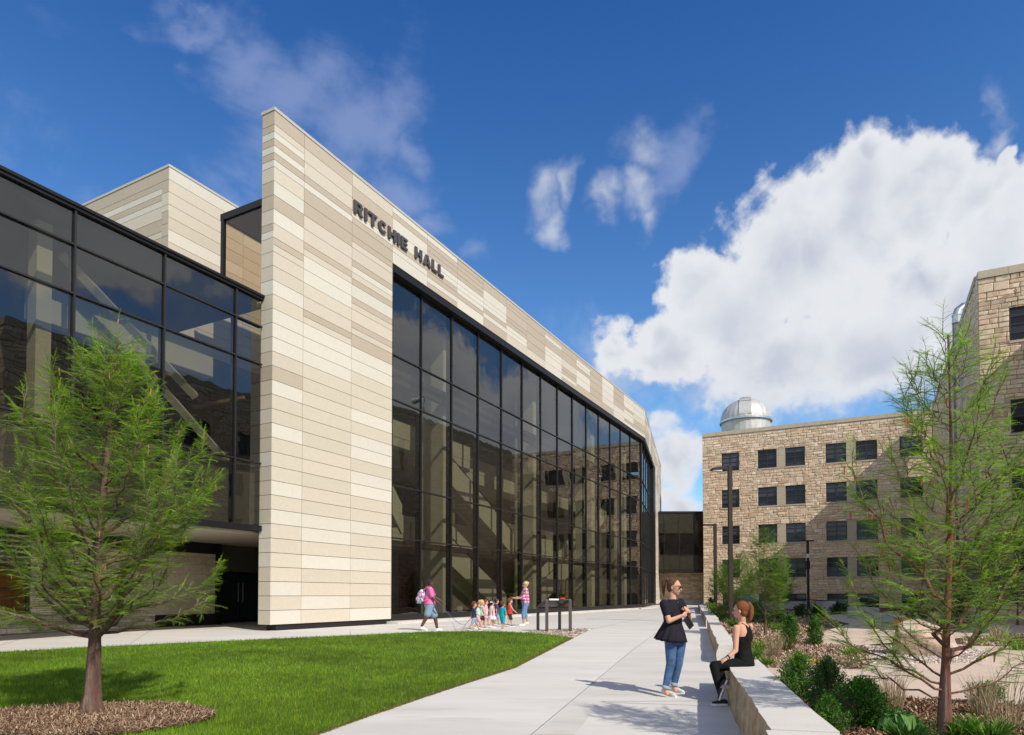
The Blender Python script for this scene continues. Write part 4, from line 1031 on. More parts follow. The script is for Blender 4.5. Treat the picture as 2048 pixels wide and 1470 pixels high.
def hand(m, wrist, dirv, palmn, size=1., curl=.5, side=1):
    """palm, four unequal curled fingers and a thumb leaving the side of the palm"""
    w = Vector(wrist); d = Vector(dirv).normalized(); n = Vector(palmn); n = (n-d*n.dot(d)).normalized(); s = d.cross(n)*side
    R = Matrix((d, s, n)).transposed(); pc = w+d*.045*size; m.ell(pc, (.052*size, .041*size, .016*size), 12, 8, R=R); cap(m, w-d*.01, .024*size, w+d*.03*size, .024*size)
    for i, (o_, L_) in enumerate(((-.030, .070), (-.010, .080), (.011, .074), (.030, .058))):
        b = w+d*(.082-.004*abs(i-1))*size+s*o_*size; a1 = curl*.8; a2 = curl*1.9
        q1 = b+(d*cos(a1)+n*sin(a1))*L_*.5*size; q2 = q1+(d*cos(a2)+n*sin(a2))*L_*.45*size
        chain(m, [b-d*.02*size, b, q1, q2], [.0095*size, .0095*size, .0085*size, .007*size])
    b = w+d*.022*size-s*.030*size; q1 = b+(d*.6-s*.65+n*.35).normalized()*.036*size; q2 = q1+(d*.85-s*.15+n*.5).normalized()*.032*size
    chain(m, [b, q1, q2], [.013*size, .011*size, .009*size])
def basis(f, u):
    f = Vector(f).normalized(); u = Vector(u); l = u.cross(f).normalized(); u = f.cross(l).normalized(); return f, l, u
def head(m, c, f, l, u, s=1., neck=None):
    R = Matrix((f, l, u)).transposed(); P = lambda x, y, z: c+(f*x+l*y+u*z)*s
    m.ell(P(-.012, 0, .022), (.096*s, .077*s, .098*s), 16, 12, R=R); m.ell(P(.022, 0, -.035), (.066*s, .062*s, .078*s), 16, 12, R=R); m.ell(P(.048, 0, -.082), (.034*s, .032*s, .026*s), 12, 8, R=R)
    cap(m, P(.082, 0, .008), .010*s, P(.103, 0, -.028), .013*s); m.ell(P(.080, 0, -.058), (.016*s, .026*s, .012*s), 10, 8, R=R); m.ell(P(.070, 0, .035), (.020*s, .055*s, .014*s), 10, 8, R=R)
    for q in (-1, 1): m.ell(P(-.008, q*.078, -.012), (.018*s, .009*s, .030*s), 10, 8, R=R); m.ell(P(.062, q*.034, -.028), (.022*s, .022*s, .024*s), 10, 8, R=R)
    if neck is not None: cap(m, P(-.022, 0, -.06), .050*s, neck, .056*s)
def face_bits(root, c, f, l, u, s=1., lips='lips', eyes=True):
    P = lambda x, y, z: c+(f*x+l*y+u*z)*s; R = Matrix((f, l, u)).transposed()
    m = MB(); m.ell(P(.0885, 0, -.058), (.010*s, .024*s, .007*s), 10, 6, R=R); m.build('lips', lips, root, True)
    if eyes:
        for q in (-1, 1): m = MB(); m.ell(P(.078, q*.031, .006), (.008*s, .013*s, .007*s), 8, 6, R=R); m.build('eye', 'lens_black', root, True)
def hair_cap(m, c, f, l, u, s=1., back=.03, top=.03, full=1.):
    R = Matrix((f, l, u)).transposed(); P = lambda x, y, z: c+(f*x+l*y+u*z)*s
    m.ell(P(-.012-back*.6, 0, .030+top*.35), (.095*s*full, .084*s*full, .098*s*full), 18, 12, R=R); m.ell(P(-.048, 0, -.015), (.062*s*full, .074*s*full, .075*s*full), 14, 10, R=R)
def shoe(root, heel, toe, mt='shoe_white', up=Vector((0, 0, 1)), w=.040, sole='sole_white', h=.06, name='shoe'):
    heel, toe = Vector(heel), Vector(toe); d = (toe-heel); L_ = d.length; d.normalize(); s = up.cross(d).normalized(); m = MB(); R = Matrix((d, s, up)).transposed()
    m.ell(heel+d*L_*.22+up*h*.62, (L_*.26, w*.92, h*.72), 14, 10, R=R); m.ell(heel+d*L_*.62+up*h*.48, (L_*.36, w*1.02, h*.46), 14, 10, R=R); m.ell(heel+d*L_*.42+up*h*.65, (L_*.30, w*.85, h*.52), 14, 10, R=R)
    o = remeshed(m, name, mt, root, .006 if L_ > .2 else .008, 3)
    m = MB(); pts = []
    for t, ww in ((0, .62), (.06, .85), (.25, .88), (.5, .92), (.72, 1.08), (.9, .85), (1, .35)): pts.append((t, ww))
    lo = [heel+d*L_*t+s*w*ww for t, ww in pts]+[heel+d*L_*t-s*w*ww for t, ww in pts[::-1]]
    m.loft([[p+up*.0 for p in lo], [p+up*.022 for p in lo]]); m.build('sole', sole, o)
    return o

# ---- standing woman with sunglasses
ZS = 9.80
S = lambda px, py, dy=0.: Wp(px, py, ZS+dy)
pos = S(1342, 1390); root = empty('person', (pos.x, pos.y, gz(0, pos.y)), 'standing woman in a dark peplum top, blue jeans and sunglasses, facing the seated woman', 'person')
tf, tl, tu = basis((.72, -.69, 0), (0, 0, 1)); hf, hl, hu = basis((.83, -.55, -.12), (0, 0, 1))
hc = S(1349, 1174.5); nk = S(1345, 1198, .01)
shR, shL = S(1328, 1208, -.12), S(1360, 1206, .13)
elR, wrR = S(1338, 1242, -.20), S(1366, 1230.5, -.20); elL, wrL = S(1379, 1239, .10), S(1378, 1224, -.06)
hpR, hpL = S(1342, 1281, -.06), S(1360, 1281, .07); knR, knL = S(1341.5, 1327, -.09), S(1357, 1325, .05); anR, anL = S(1330.5, 1378, -.10), S(1347.5, 1372, .06)
m = MB(); head(m, hc, hf, hl, hu, 1., nk)
tors = [(S(1345, 1199), .055, .06), (S(1345, 1206), .07, .15), (S(1345, 1216), .095, .155), (S(1346, 1230), .105, .145), (S(1348, 1246), .09, .13), (S(1350, 1262), .10, .15), (S(1351, 1276), .11, .165), (S(1351, 1286), .10, .15)]
m.loft([ringpts(c, tf, tl, a, b) for c, a, b in tors])
chain(m, [shR, elR, wrR], [.046, .037, .024]); chain(m, [shL, elL, wrL], [.046, .037, .024])
chain(m, [hpR, knR, anR], [.085, .055, .036]); chain(m, [hpL, knL, anL], [.085, .055, .036]); chain(m, [anR, anR+Vector((.02, -.02, -.06))], [.034, .034]); chain(m, [anL, anL+Vector((.02, -.02, -.06))], [.034, .034])
hand(m, wrR, (wrL-wrR)+Vector((.02, 0, .0)), (0, 1, .1), .95, .45, 1); hand(m, wrL, S(1366, 1213, -.10)-wrL, (-.5, .8, 0), .95, .9, -1)
remeshed(m, 'body', 'skin_light', root, .0065, 3, .45); face_bits(root, hc, hf, hl, hu, 1., eyes=False)
m = MB(); hair_cap(m, hc, hf, hl, hu, 1.0, .03, .025, .985)
P_ = lambda x, y, z: hc+hf*x+hl*y+hu*z
chain(m, [P_(-.095, 0, .085), P_(-.135, .0, .105), P_(-.165, 0, .07), P_(-.172, 0, -.01), P_(-.160, 0, -.09), P_(-.145, 0, -.150)], [.020, .026, .030, .029, .022, .008])
remeshed(m, 'hair', 'hair_brown', root, .007, 3)
m = MB()
for q in (-1, 1): m.ell(P_(.098, q*.033, .008), (.007, .027, .021), 14, 8, R=Matrix((hf, hl, hu)).transposed())
m.tube([P_(.104, -.01, .016), P_(.104, .01, .016)], .003, 5)
for q in (-1, 1): m.tube([P_(.095, q*.060, .014), P_(.04, q*.078, .012), P_(-.01, q*.082, .005)], .0035, 5)
m.build('sunglasses', 'lens_black', root, True)
m = MB(); top = [(S(1345, 1198.5), .066, .072), (S(1344, 1203), .085, .145), (S(1344, 1214), .108, .172), (S(1345, 1230), .125, .165), (S(1346, 1246), .118, .158), (S(1347, 1248), .121, .16)]
m.loft([ringpts(c, tf, tl, a, b) for c, a, b in top]); chain(m, [shR, shR.lerp(elR, .52)], [.068, .064]); chain(m, [shL, shL.lerp(elL, .5)], [.068, .062])
tp = remeshed(m, 'top', 'cloth_plum_black', root, .009, 4)
m = MB(); pep = [(S(1346, 1245), .120, .160, 0, 0), (S(1345, 1254), .145, .185, .03, 0), (S(1343.5, 1264), .175, .215, .05, .0), (S(1342, 1274), .20, .245, .065, .01), (S(1341, 1280), .215, .26, .075, .0)]
m.loft([ringpts(c, tf, tl, a, b, 84, r_, 13, .6*i, -.03) for i, (c, a, b, r_, t_) in enumerate(pep)]); m.build('peplum_hem', 'cloth_plum_black', tp, True)
m = MB(); m.loft([ringpts(c, tf, tl, a, b) for c, a, b in ((S(1350, 1262), .11, .16), (S(1351, 1276), .125, .178), (S(1351, 1288), .115, .165))])
chain(m, [hpR, knR, knR.lerp(anR, .5), anR.lerp(knR, .08)], [.097, .066, .058, .049]); chain(m, [hpL, knL, knL.lerp(anL, .5), anL.lerp(knL, .08)], [.097, .066, .058, .049])
jn = remeshed(m, 'jeans', 'denim', root, .009, 3)
m = MB()
for a, k in ((anR, knR), (anL, knL)): d = (k-a).normalized(); m.tube([a+d*.00, a+d*.05], [.053, .053], 16)
m.build('cuff', 'denim_cuff', jn, True)
g0 = gz(0, ZS)
def G(px, py, dz=0): x, y = gpt(px, py); return Vector((x, y, gz(x, y)+dz))
shoe(root, G(1325, 1386), G(1344, 1396)+Vector((.06, 0, 0))); shoe(root, G(1343, 1381), G(1365, 1388)+Vector((.03, 0, 0)))
m = MB(); m.tube([nk+tf*.045-tl*.05+Vector((0, 0, .012)), nk+tf*.088+Vector((0, 0, -.045)), nk+tf*.045+tl*.05+Vector((0, 0, .012))], .003, 5); m.ell(nk+tf*.092+Vector((0, 0, -.048)), .008, 8, 6); m.build('necklace', 'gold', root)
m = MB(); d = (wrL-elL).normalized(); m.tube([wrL-d*.022, wrL-d*.002], [.031, .031], 14); m.build('wristband', 'leather_black', root)
# shoulder bag
bag = empty('shoulder_bag', tuple(S(1380, 1262, .08)), 'black shoulder bag hanging at the side of the standing woman', 'bag')
b0 = [(1368, 1228), (1377, 1226), (1388, 1250), (1369, 1259)]; m = MB()
q = [S(px, py, -.02+.06*i/3) for i, (px, py) in enumerate([(1366, 1240), (1376, 1230), (1388, 1251), (1379, 1260)])]
off = Vector((.03, .10, 0)); m.add(q+[p+off for p in q], [(3, 2, 1, 0), (4, 5, 6, 7), (0, 1, 5, 4), (1, 2, 6, 5), (2, 3, 7, 6), (3, 0, 4, 7)]); bb = m.build('bag_body', 'leather_black', bag)
bv = bb.modifiers.new('bevel', 'BEVEL'); bv.width = .015; bv.segments = 3
m = MB(); m.tube([S(1377, 1232, -.0), S(1369, 1219, -.13), S(1360, 1203, -.04), S(1356, 1198.5, .06), S(1360, 1203, .16), S(1371, 1222, .17), S(1379, 1234, .08)], .007, 6); m.build('strap', 'leather_black', bag)

# ---- seated woman in black
ZB = 9.60
S = lambda px, py, dy=0.: Wp(px, py, ZB+dy)
root = empty('person', (3.28, 9.6, CAMZ-1.0), 'woman in black tank top and leggings with auburn ponytail sitting on the long seat block', 'person')
tf, tl, tu = basis((-.80, .60, 0), (.06, 0, 1)); hf, hl, hu = basis((-.86, .50, -.06), (0, 0, 1))
hc = S(1480, 1221.5); nk = S(1485, 1246, .0)
shL, shR = S(1472.5, 1256, -.12), S(1500, 1253, .14)
elL, wrL = S(1471, 1301, -.16), S(1453, 1317, -.20); elR, wrR = S(1474, 1300, .22), S(1452, 1316, .02)
hpL, hpR = S(1484, 1328, -.08), S(1492, 1328, .12); knL, knR = S(1428, 1331.5, -.20), S(1437, 1333, -.02)
anL, anR = S(1441, 1388, -.42), S(1449, 1370, -.34)
m = MB(); head(m, hc, hf, hl, hu, 1., nk)
tors = [(S(1485, 1245), .055, .065), (S(1486, 1251), .07, .155), (S(1487, 1262), .09, .16), (S(1486, 1280), .10, .145), (S(1486, 1298), .095, .135), (S(1488, 1314), .115, .165), (S(1488, 1328), .13, .18), (S(1488, 1337), .12, .165)]
m.loft([ringpts(c, tf, tl, a, b) for c, a, b in tors])
chain(m, [shL, elL, wrL], [.047, .037, .024]); chain(m, [shR, elR, wrR], [.047, .037, .024]); chain(m, [hpL, knL, anL], [.08, .052, .034]); chain(m, [hpR, knR, anR], [.08, .052, .034])
hand(m, wrL, (-.75, -.1, -.4), (.0, .3, -1), .95, .5, 1); hand(m, wrR, (-.6, -.5, -.2), (0, .1, -1), .95, .5, -1)
remeshed(m, 'body', 'skin_light', root, .0065, 3, .45); face_bits(root, hc, hf, hl, hu)
P_ = lambda x, y, z: hc+hf*x+hl*y+hu*z
m = MB(); hair_cap(m, hc, hf, hl, hu, 1.04, .04, .03)
chain(m, [P_(-.09, 0, .085), P_(-.13, 0, .095), P_(-.155, 0, .04), P_(-.15, 0, -.06), P_(-.13, 0, -.13), P_(-.11, 0, -.17)], [.022, .028, .036, .035, .026, .008])
remeshed(m, 'hair', 'hair_auburn', root, .007, 3)
m = MB(); m.ell(P_(-.112, 0, .09), (.018, .030, .034), 12, 8); m.build('hair_tie', 'leather_black', root, True)
m = MB(); tk = [(S(1486, 1272), .110, .150), (S(1486, 1284), .112, .155), (S(1486, 1298), .107, .146), (S(1488, 1314), .127, .176), (S(1488, 1328), .142, .192), (S(1488, 1338), .132, .178)]
m.loft([ringpts(c, tf, tl, a, b) for c, a, b in tk])
# racer back: straps narrow between the shoulder blades
bk = lambda px, py, x, y: S(px, py)+tf*x+tl*y
for sgn in (-1, 1):
    chain(m, [bk(1486, 1276, -.075, .075*sgn), bk(1486, 1264, -.078, .045*sgn), bk(1486, 1254, -.065, .055*sgn), bk(1486, 1248.5, -.02, .082*sgn), bk(1486, 1252, .055, .08*sgn), bk(1486, 1266, .085, .07*sgn), bk(1486, 1280, .09, .07*sgn)], [.045, .036, .024, .020, .022, .034, .04])
chain(m, [bk(1486, 1258, -.078, 0), bk(1486, 1276, -.08, 0)], [.030, .045])
remeshed(m, 'tank_top', 'cloth_black', root, .009, 3)
m = MB(); m.loft([ringpts(c, tf, tl, a, b) for c, a, b in ((S(1488, 1318), .125, .175), (S(1488, 1329), .14, .19), (S(1488, 1338.5), .13, .178))])
chain(m, [hpL, knL, knL.lerp(anL, .45), anL], [.095, .066, .057, .038]); chain(m, [hpR, knR, knR.lerp(anR, .45), anR], [.095, .064, .056, .038])
remeshed(m, 'leggings', 'cloth_black', root, .009, 3)
h = G(1457, 1411); t = G(1424, 1411); shoe(root, h+Vector((0, .04, 0)), t+Vector((0, .04, 0)), 'shoe_black')
hp_ = S(1456, 1362, -.42); tp_ = S(1440, 1402, -.50); d = (tp_-hp_).normalized(); up_ = Vector((-.86, .15, -.35)); up_ = (up_-d*up_.dot(d)).normalized(); shoe(root, hp_, tp_, 'shoe_black', up_, .042)
m = MB(); d = (wrL-elL).normalized(); m.tube([wrL-d*.02, wrL], [.030, .030], 14); m.build('bracelet', 'gold', root); m = MB(); m.tube([wrL-d*.045, wrL-d*.026], [.032, .032], 14); m.build('wristband', 'leather_black', root)

# ---- the walking group in front of the glass
def walker(px, py, H, az, label, skin, hair, shirt, bottom, kid=True, stride=.3, ph=1, arms=((.5, -.1), (-.3, .0)), girth=1., shortlen=.55, sleeve=.5, hairstyle='short', shoes='shoe_black', dress=False, tank=False, soles='sole_white', group=None, elb=(.4, .4)):
    x0, y0 = gpt(px, py); z0 = gz(x0, y0); root = empty('person', (x0, y0, z0), label, 'person', group)
    f = Vector((cos(az), sin(az), 0)); l = Vector((-sin(az), cos(az), 0)); L_ = lambda x, y, z: Vector((x0, y0, z0))+f*x*H+l*y*H+Vector((0, 0, z*H))
    hs = .195 if kid else .137; k = hs*H/.235; hc = L_(.012, 0, 1-hs*.52); nk = L_(0, 0, 1-hs-.03)
    shz, hz = 1-hs-.045, (.44 if kid else .50); sw = .098 if kid else .105; g = girth; tw = .070 if kid else .062
    m = MB(); head(m, hc, *basis(f, (0, 0, 1)), k, nk)
    tz = [(shz+.03, .35, .5), (shz, .75, 1.2), (shz-.09, 1.0, 1.25), (hz+.10, 1.0*g, 1.15*g), (hz+.02, 1.05*g, 1.25*g), (hz-.04, .9*g, 1.15*g)]
    m.loft([ringpts(L_(0, 0, z), f, l, tw*a*H, tw*b*H*1.15, 16) for z, a, b in tz])
    J = {}
    for i, sd in enumerate((1, -1)):
        a1, sp_ = arms[i]; sh = L_(0, sd*sw*g**.5, shz-.01); ua, fa = .17, .16
        el = sh+(f*sin(a1)+l*sd*(.12+sp_)-Vector((0, 0, cos(a1)))).normalized()*ua*H; a2 = a1+elb[i]; wr = el+(f*sin(a2)+l*sd*sp_-Vector((0, 0, cos(a2)))).normalized()*fa*H
        J['s%d' % i], J['e%d' % i], J['w%d' % i] = sh, el, wr; r = (.031 if kid else .027)*H*g**.6; chain(m, [sh, el, wr], [r, r*.8, r*.55]); hand(m, wr, (wr-el), f if i else -f*-1, H*.60 if not kid else H*.62, .5, sd)
        s_ = stride*(1 if (i == 0) == (ph > 0) else -1); hip = L_(0, sd*.045*g, hz-.01); an = L_(s_*.5, sd*.04, .055+(.045 if s_ < 0 else 0)); kn = hip.lerp(an, .5)+f*H*.035*(1 if s_ > 0 else .8)
        r = (.055 if kid else .050)*H*g**.8; chain(m, [hip, kn, an], [r, r*.68, r*.42]); J['h%d' % i], J['k%d' % i], J['a%d' % i] = hip, kn, an
    v = .012 if kid else .014
    remeshed(m, 'body', skin, root, v*.8, 2)
    m = MB(); B = basis(f, (0, 0, 1)); hair_cap(m, hc, *B, k*1.03, .035, .03, 1.05); P_ = lambda x, y, z: hc+(B[0]*x+B[1]*y+B[2]*z)*k
    if hairstyle == 'pony': chain(m, [P_(-.09, 0, .10), P_(-.13, 0, .09), P_(-.15, 0, .02), P_(-.13, 0, -.06)], [.03*k, .04*k, .045*k, .02*k])
    if hairstyle == 'bun': m.ell(P_(-.11, 0, .06), .06*k)
    if hairstyle == 'tall': m.ell(P_(-.02, 0, .085), (.10*k, .085*k, .075*k))
    if hairstyle == 'curly': [m.ell(P_(.06*cos(a)-.02, .07*sin(a), .09+.02*sin(3*a)), .035*k) for a in np.linspace(0, 5.6, 7)]
    remeshed(m, 'hair', hair, root, v*.8, 2)
    # clothes
    m = MB(); e = .010*H if kid else .012*H; zz = [(shz+.035, .40, .62), (shz+.005, .8, 1.22), (shz-.09, 1.05, 1.3), (hz+.10, 1.12*g, 1.25*g), (hz+.01, 1.18*g, 1.35*g)]
    if dress: zz += [(hz-.04, 1.6, 1.9), (hz-.13, 2.0, 2.3)]
    m.loft([ringpts(L_(0, 0, z), f, l, tw*a*H+e, tw*b*H*1.15+e, 20) for z, a, b in zz])
    if not tank and not dress:
        for i in (0, 1): r = (.031 if kid else .027)*H*g**.6+e*1.1; chain(m, [J['s%d' % i], J['s%d' % i].lerp(J['e%d' % i], sleeve*1.3)], [r, r])
    remeshed(m, 'dress' if dress else 'shirt', shirt, root, v, 2)
    if not dress:
        m = MB(); m.loft([ringpts(L_(0, 0, z), f, l, tw*a*H+e*.8, tw*b*H*1.15+e*.8, 20) for z, a, b in ((hz+.06, 1.0*g, 1.18*g), (hz+.0, 1.1*g, 1.28*g), (hz-.05, 1.0*g, 1.2*g))])
        for i in (0, 1):
            r = (.055 if kid else .050)*H*g**.8+e; h_, k_, a_ = J['h%d' % i], J['k%d' % i], J['a%d' % i]
            if shortlen <= 1: chain(m, [h_, h_.lerp(k_, shortlen)], [r, r*.92])
            else: chain(m, [h_, k_, k_.lerp(a_, shortlen-1)], [r, r*.74, r*.6])
        remeshed(m, 'shorts' if shortlen <= 1 else 'trousers', bottom, root, v, 2)
    for i in (0, 1):
        a_ = J['a%d' % i]; hl_ = a_-f*H*.03; hl_.z = z0+(max(0, a_.z-z0-.075*H)); t_ = hl_+f*H*.145; t_.z = z0+(0 if (a_.z-z0) > .07*H else 0); hl_.z = a_.z-.055*H
        d_ = (t_-hl_).normalized(); up_ = l.cross(d_)*-1; up_ = up_ if up_.z > 0 else -up_; shoe(root, hl_, t_, shoes, up_.normalized(), .027*H if kid else .024*H, soles, .038*H)
    return root, J
R0, J1 = walker(859, 1261, 1.66, radians(12), 'woman in a pink T-shirt and denim shorts walking along the glass wall', 'skin_dark', 'hair_black', 'cloth_pink', 'cloth_denimlight', False, .30, 1, ((.55, .02), (.25, .06)), 1.42, .85, .6, 'curly', 'shoe_white', elb=(.5, .55))
bp = gpt(859, 1261); bz = gz(*bp)
pack = empty('backpack', (bp[0]-.30, bp[1]-.02, bz+1.1), 'blue, pink and white floral backpack worn by the woman in the pink T-shirt', 'backpack')
m = MB(); R = Matrix.Rotation(radians(8), 3, 'Y'); m.ell((bp[0]-.27, bp[1]-.06, bz+1.10), (.13, .16, .24), 16, 12, R=R); m.ell((bp[0]-.36, bp[1]-.07, bz+1.0), (.08, .12, .13), 12, 8); remeshed(m, 'pack_body', 'cloth_floral', pack, .015, 2)
for sd in (-1, 1):
    m = MB(); m.tube([(bp[0]-.20, bp[1]+sd*.11, bz+1.30), (bp[0]-.05, bp[1]+sd*.15, bz+1.43), (bp[0]+.10, bp[1]+sd*.15, bz+1.34), (bp[0]+.17, bp[1]+sd*.15, bz+1.15), (bp[0]-.12, bp[1]+sd*.24, bz+.96)], .018, 6); m.build('strap', 'cloth_magenta', pack)
R0, J2 = walker(1051, 1251, 1.66, radians(190), 'woman in a red plaid shirt, cropped jeans and sunglasses facing the children', 'skin_tan', 'hair_blonde', 'cloth_plaid', 'cloth_jeans2', False, .10, 1, ((.35, .0), (.45, .02)), 1.12, 1.45, .9, 'bun', 'shoe_white', elb=(1.0, .95))
hp_ = gpt(1051, 1251); f_ = Vector((cos(radians(190)), sin(radians(190)), 0)); l_ = Vector((-f_.y, f_.x, 0)); hc_ = Vector((hp_[0], hp_[1], gz(*hp_)+1.66*(1-.137*.52)))+f_*.02; k_ = .137*1.66/.235; m = MB()
for q in (-1, 1): m.ell(hc_+f_*.097*k_+l_*q*.033*k_+Vector((0, 0, .008)), (.012, .03, .022), 10, 6); m.tube([hc_+f_*.09*k_+l_*q*.06*k_+Vector((0, 0, .012)), hc_+l_*q*.082*k_], .005, 4)
m.build('sunglasses', 'lens_black', R0)
GK = 'children walking in a line holding a rope'
K = [(948, 1261.5, .93, 5, 'child in a navy T-shirt and grey blue shorts with tousled brown hair', 'skin_light', 'hair_brown', 'cloth_navy', 'cloth_greyblue', dict(stride=.34, shortlen=1.05, hairstyle='tall', arms=((-.5, .1), (.5, .1)))),
     (956, 1258.5, .90, -5, 'child in a mint shirt and pink shorts half hidden behind the navy T-shirt', 'skin_light', 'hair_brown', 'cloth_mint', 'cloth_rose', dict(stride=.25, ph=-1, shoes='shoe_white')),
     (964, 1257, .98, 10, 'blonde child in a pale mint top and black shorts', 'skin_light', 'hair_blonde', 'cloth_mint', 'cloth_black2', dict(stride=.22, tank=True, hairstyle='pony', arms=((-.4, .1), (.3, .1)))),
     (971.5, 1252, .98, 0, 'dark haired child in a rose pink shirt at the back of the line', 'skin_light', 'hair_brown', 'cloth_softpink', 'cloth_softpink', dict(stride=.2, hairstyle='pony')),
     (984, 1256, .97, 40, 'child in a pale pink dress with a white bow in dark hair', 'skin_light', 'hair_black', 'cloth_palepink', 'cloth_palepink', dict(stride=.2, dress=True, shoes='shoe_white', hairstyle='pony')),
     (993, 1250.5, 1.02, 20, 'dark haired child in a purple shirt and denim shorts', 'skin_tan', 'hair_black', 'cloth_purple', 'cloth_denimlight', dict(stride=.18, shortlen=.8)),
     (1005, 1261.5, .95, 50, 'child in a bright teal shirt and teal shorts seen from behind', 'skin_tan', 'hair_brown', 'cloth_teal', 'cloth_teal', dict(stride=.14, shortlen=.95, arms=((.1, .25), (-.1, .3)))),
     (1019.5, 1253.5, 1.03, 15, 'child in a red sleeveless shirt and black shorts at the head of the line', 'skin_light', 'hair_brown', 'cloth_red', 'cloth_black2', dict(stride=.16, tank=True, shortlen=.8, arms=((.2, .05), (.5, .0))))]
JK = []
for px, py, H, az, lb, sk, hr, sh_, bt, kw in K:
    r_, j_ = walker(px, py, H, radians(az), lb, sk, hr, sh_, bt, group=None, **kw); JK.append((r_, j_, H, px, py))
r_, j_, H, px, py = JK[4]; q = gpt(px, py); m = MB(); c = Vector((q[0]-.02, q[1]-.10, gz(*q)+H*.93)); m.ell(c+Vector((-.02, 0, 0)), (.028, .015, .02), 8, 6); m.ell(c+Vector((.02, 0, 0)), (.028, .015, .02), 8, 6); m.build('hair_bow', 'sole_white', r_)
w1 = J1['w1']+Vector((.06, -.02, -.03)); w2 = J2['w1']+Vector((-.07, 0, -.02)); g1 = G(922, 1250, .03); 
m = MB(); m.tube([w1, w1.lerp(g1, .4)+Vector((0, 0, -.07)), w1.lerp(g1, .75)+Vector((0, 0, -.06)), g1, G(930, 1251, .02), JK[0][1]['w0'], JK[2][1]['w0'], JK[5][1]['w1'], JK[7][1]['w0'], w2], .009, 6); m.build('walking_rope', 'rope_blue'); tag(bpy.data.objects['walking_rope'], 'blue walking rope held by the children and the two women', 'rope')

# ================================================================== VEGETATION
def inside(px, py, poly):
    c = np.zeros(len(px), bool); n = len(poly); j = n-1
    for i in range(n):
        xi, yi = poly[i]; xj, yj = poly[j]
        t = ((yi > py) != (yj > py)) & (px < (xj-xi)*(py-yi)/(yj-yi+1e-12)+xi); c ^= t; j = i
    return c
gzv = lambda y: CAMZ-np.maximum(1.152, 1.718-.0262*y)
ggv = lambda y: CAMZ-np.maximum(1.152, 1.25-.0045*y)
def vnoise(x, y, s, seed=0):
    """cheap smooth 2-D value noise"""
    r = np.random.default_rng(seed); t = r.random((64, 64)); x = x*s; y = y*s
    xi = np.floor(x).astype(int); yi = np.floor(y).astype(int); fx = x-xi; fy = y-yi; fx = fx*fx*(3-2*fx); fy = fy*fy*(3-2*fy)
    g = lambda a, b: t[a % 64, b % 64]
    return (g(xi, yi)*(1-fx)+g(xi+1, yi)*fx)*(1-fy)+(g(xi, yi+1)*(1-fx)+g(xi+1, yi+1)*fx)*fy
def scatter(poly, dens, y0, y1, hole=None, fall=True, ref=7., wall=False):
    xs = [p[0] for p in poly]; X, Y = [], []
    yy = y0
    while yy < y1:
        ye = min(yy+1, y1); d = dens*(min(1, (ref/yy)**2) if fall else 1); n = int(d*(max(xs)-min(xs))*(ye-yy))
        x = RNG.uniform(min(xs), max(xs), n); y = RNG.uniform(yy, ye, n)
        vis = (x/y*FPX+CX > -80) & (x/y*FPX+CX < 2130)
        x, y = x[vis], y[vis]; k = inside(x, y, poly)
        if wall: k &= x > np.where(y < 8.91, .66+.25*y, 2.89+.267*(y-8.91))+.36
        if hole: k &= ~inside(x, y, hole)
        X.append(x[k]); Y.append(y[k]); yy = ye
    return np.concatenate(X), np.concatenate(Y)
def blades(name, X, Y, Z, h, w, cols, label, cat, lean=.5, mat_='grass_blade', parent=None):
    n = len(X); a = RNG.uniform(0, 2*pi, n); b = RNG.uniform(0, 2*pi, n); l = RNG.uniform(0, lean, n)*h
    V = np.empty((n, 3, 3)); wx, wy = np.cos(a)*w/2, np.sin(a)*w/2
    V[:, 0] = np.stack([X-wx, Y-wy, Z], 1); V[:, 1] = np.stack([X+wx, Y+wy, Z], 1); V[:, 2] = np.stack([X+np.cos(b)*l, Y+np.sin(b)*l, Z+h], 1)
    o = np_mesh(name, V.reshape(-1, 3), np.arange(3*n).reshape(-1, 3), cols, mat_, parent)
    if parent is None: tag(o, label, cat, kind='stuff')
    return o
X, Y = scatter(LAWN, 4800, 3.2, 21.6, ringp)
pat = vnoise(X, Y, .8, 1)*.5+vnoise(X, Y, 2.7, 2)*.3+vnoise(X, Y, 9, 3)*.35
edge = vnoise(X, Y, .25, 8)
base = np.array([.150, .270, .020])[None]*(.42+1.05*pat[:, None])*RNG.uniform(.75, 1.3, (len(X), 1))
yel = (RNG.random(len(X)) < .09+.16*edge)[:, None]; base = np.where(yel, base*np.array([2.0, 1.45, 1.6]), base)
sc = np.maximum(1, Y/8.)
blades('lawn_grass', X, Y, gzv(Y)+.015, RNG.uniform(.03, .07, len(X)), .0058*sc, base, 'freshly mown bright green lawn', 'grass', .8)
# dry fringe along the lawn edge
EP = [gpt(*p) for p in [(1144, 1276.8), (1028, 1336), (931, 1367), (852, 1393), (722, 1438), (634, 1470), (560, 1500)]]
ex, ey = [], []
for (a, b), (c, d) in zip(EP[:-1], EP[1:]):
    n = int(900*sqrt((a-c)**2+(b-d)**2)); t = RNG.random(n); ex.append(a+(c-a)*t-RNG.exponential(.035, n)+.02); ey.append(b+(d-b)*t+RNG.normal(0, .03, n))
ex, ey = np.concatenate(ex), np.concatenate(ey)
cc = np.where(RNG.random((len(ex), 1)) < .55, np.array([[.33, .23, .09]]), np.array([[.13, .2, .03]]))*RNG.uniform(.6, 1.3, (len(ex), 1))
blades('grass_fringe', ex, ey, gzv(ey)+.0, RNG.uniform(.02, .05, len(ex)), .006*np.maximum(1, ey/8), cc, 'dry yellowish grass fringe where the lawn meets the walk', 'grass', 1.6)

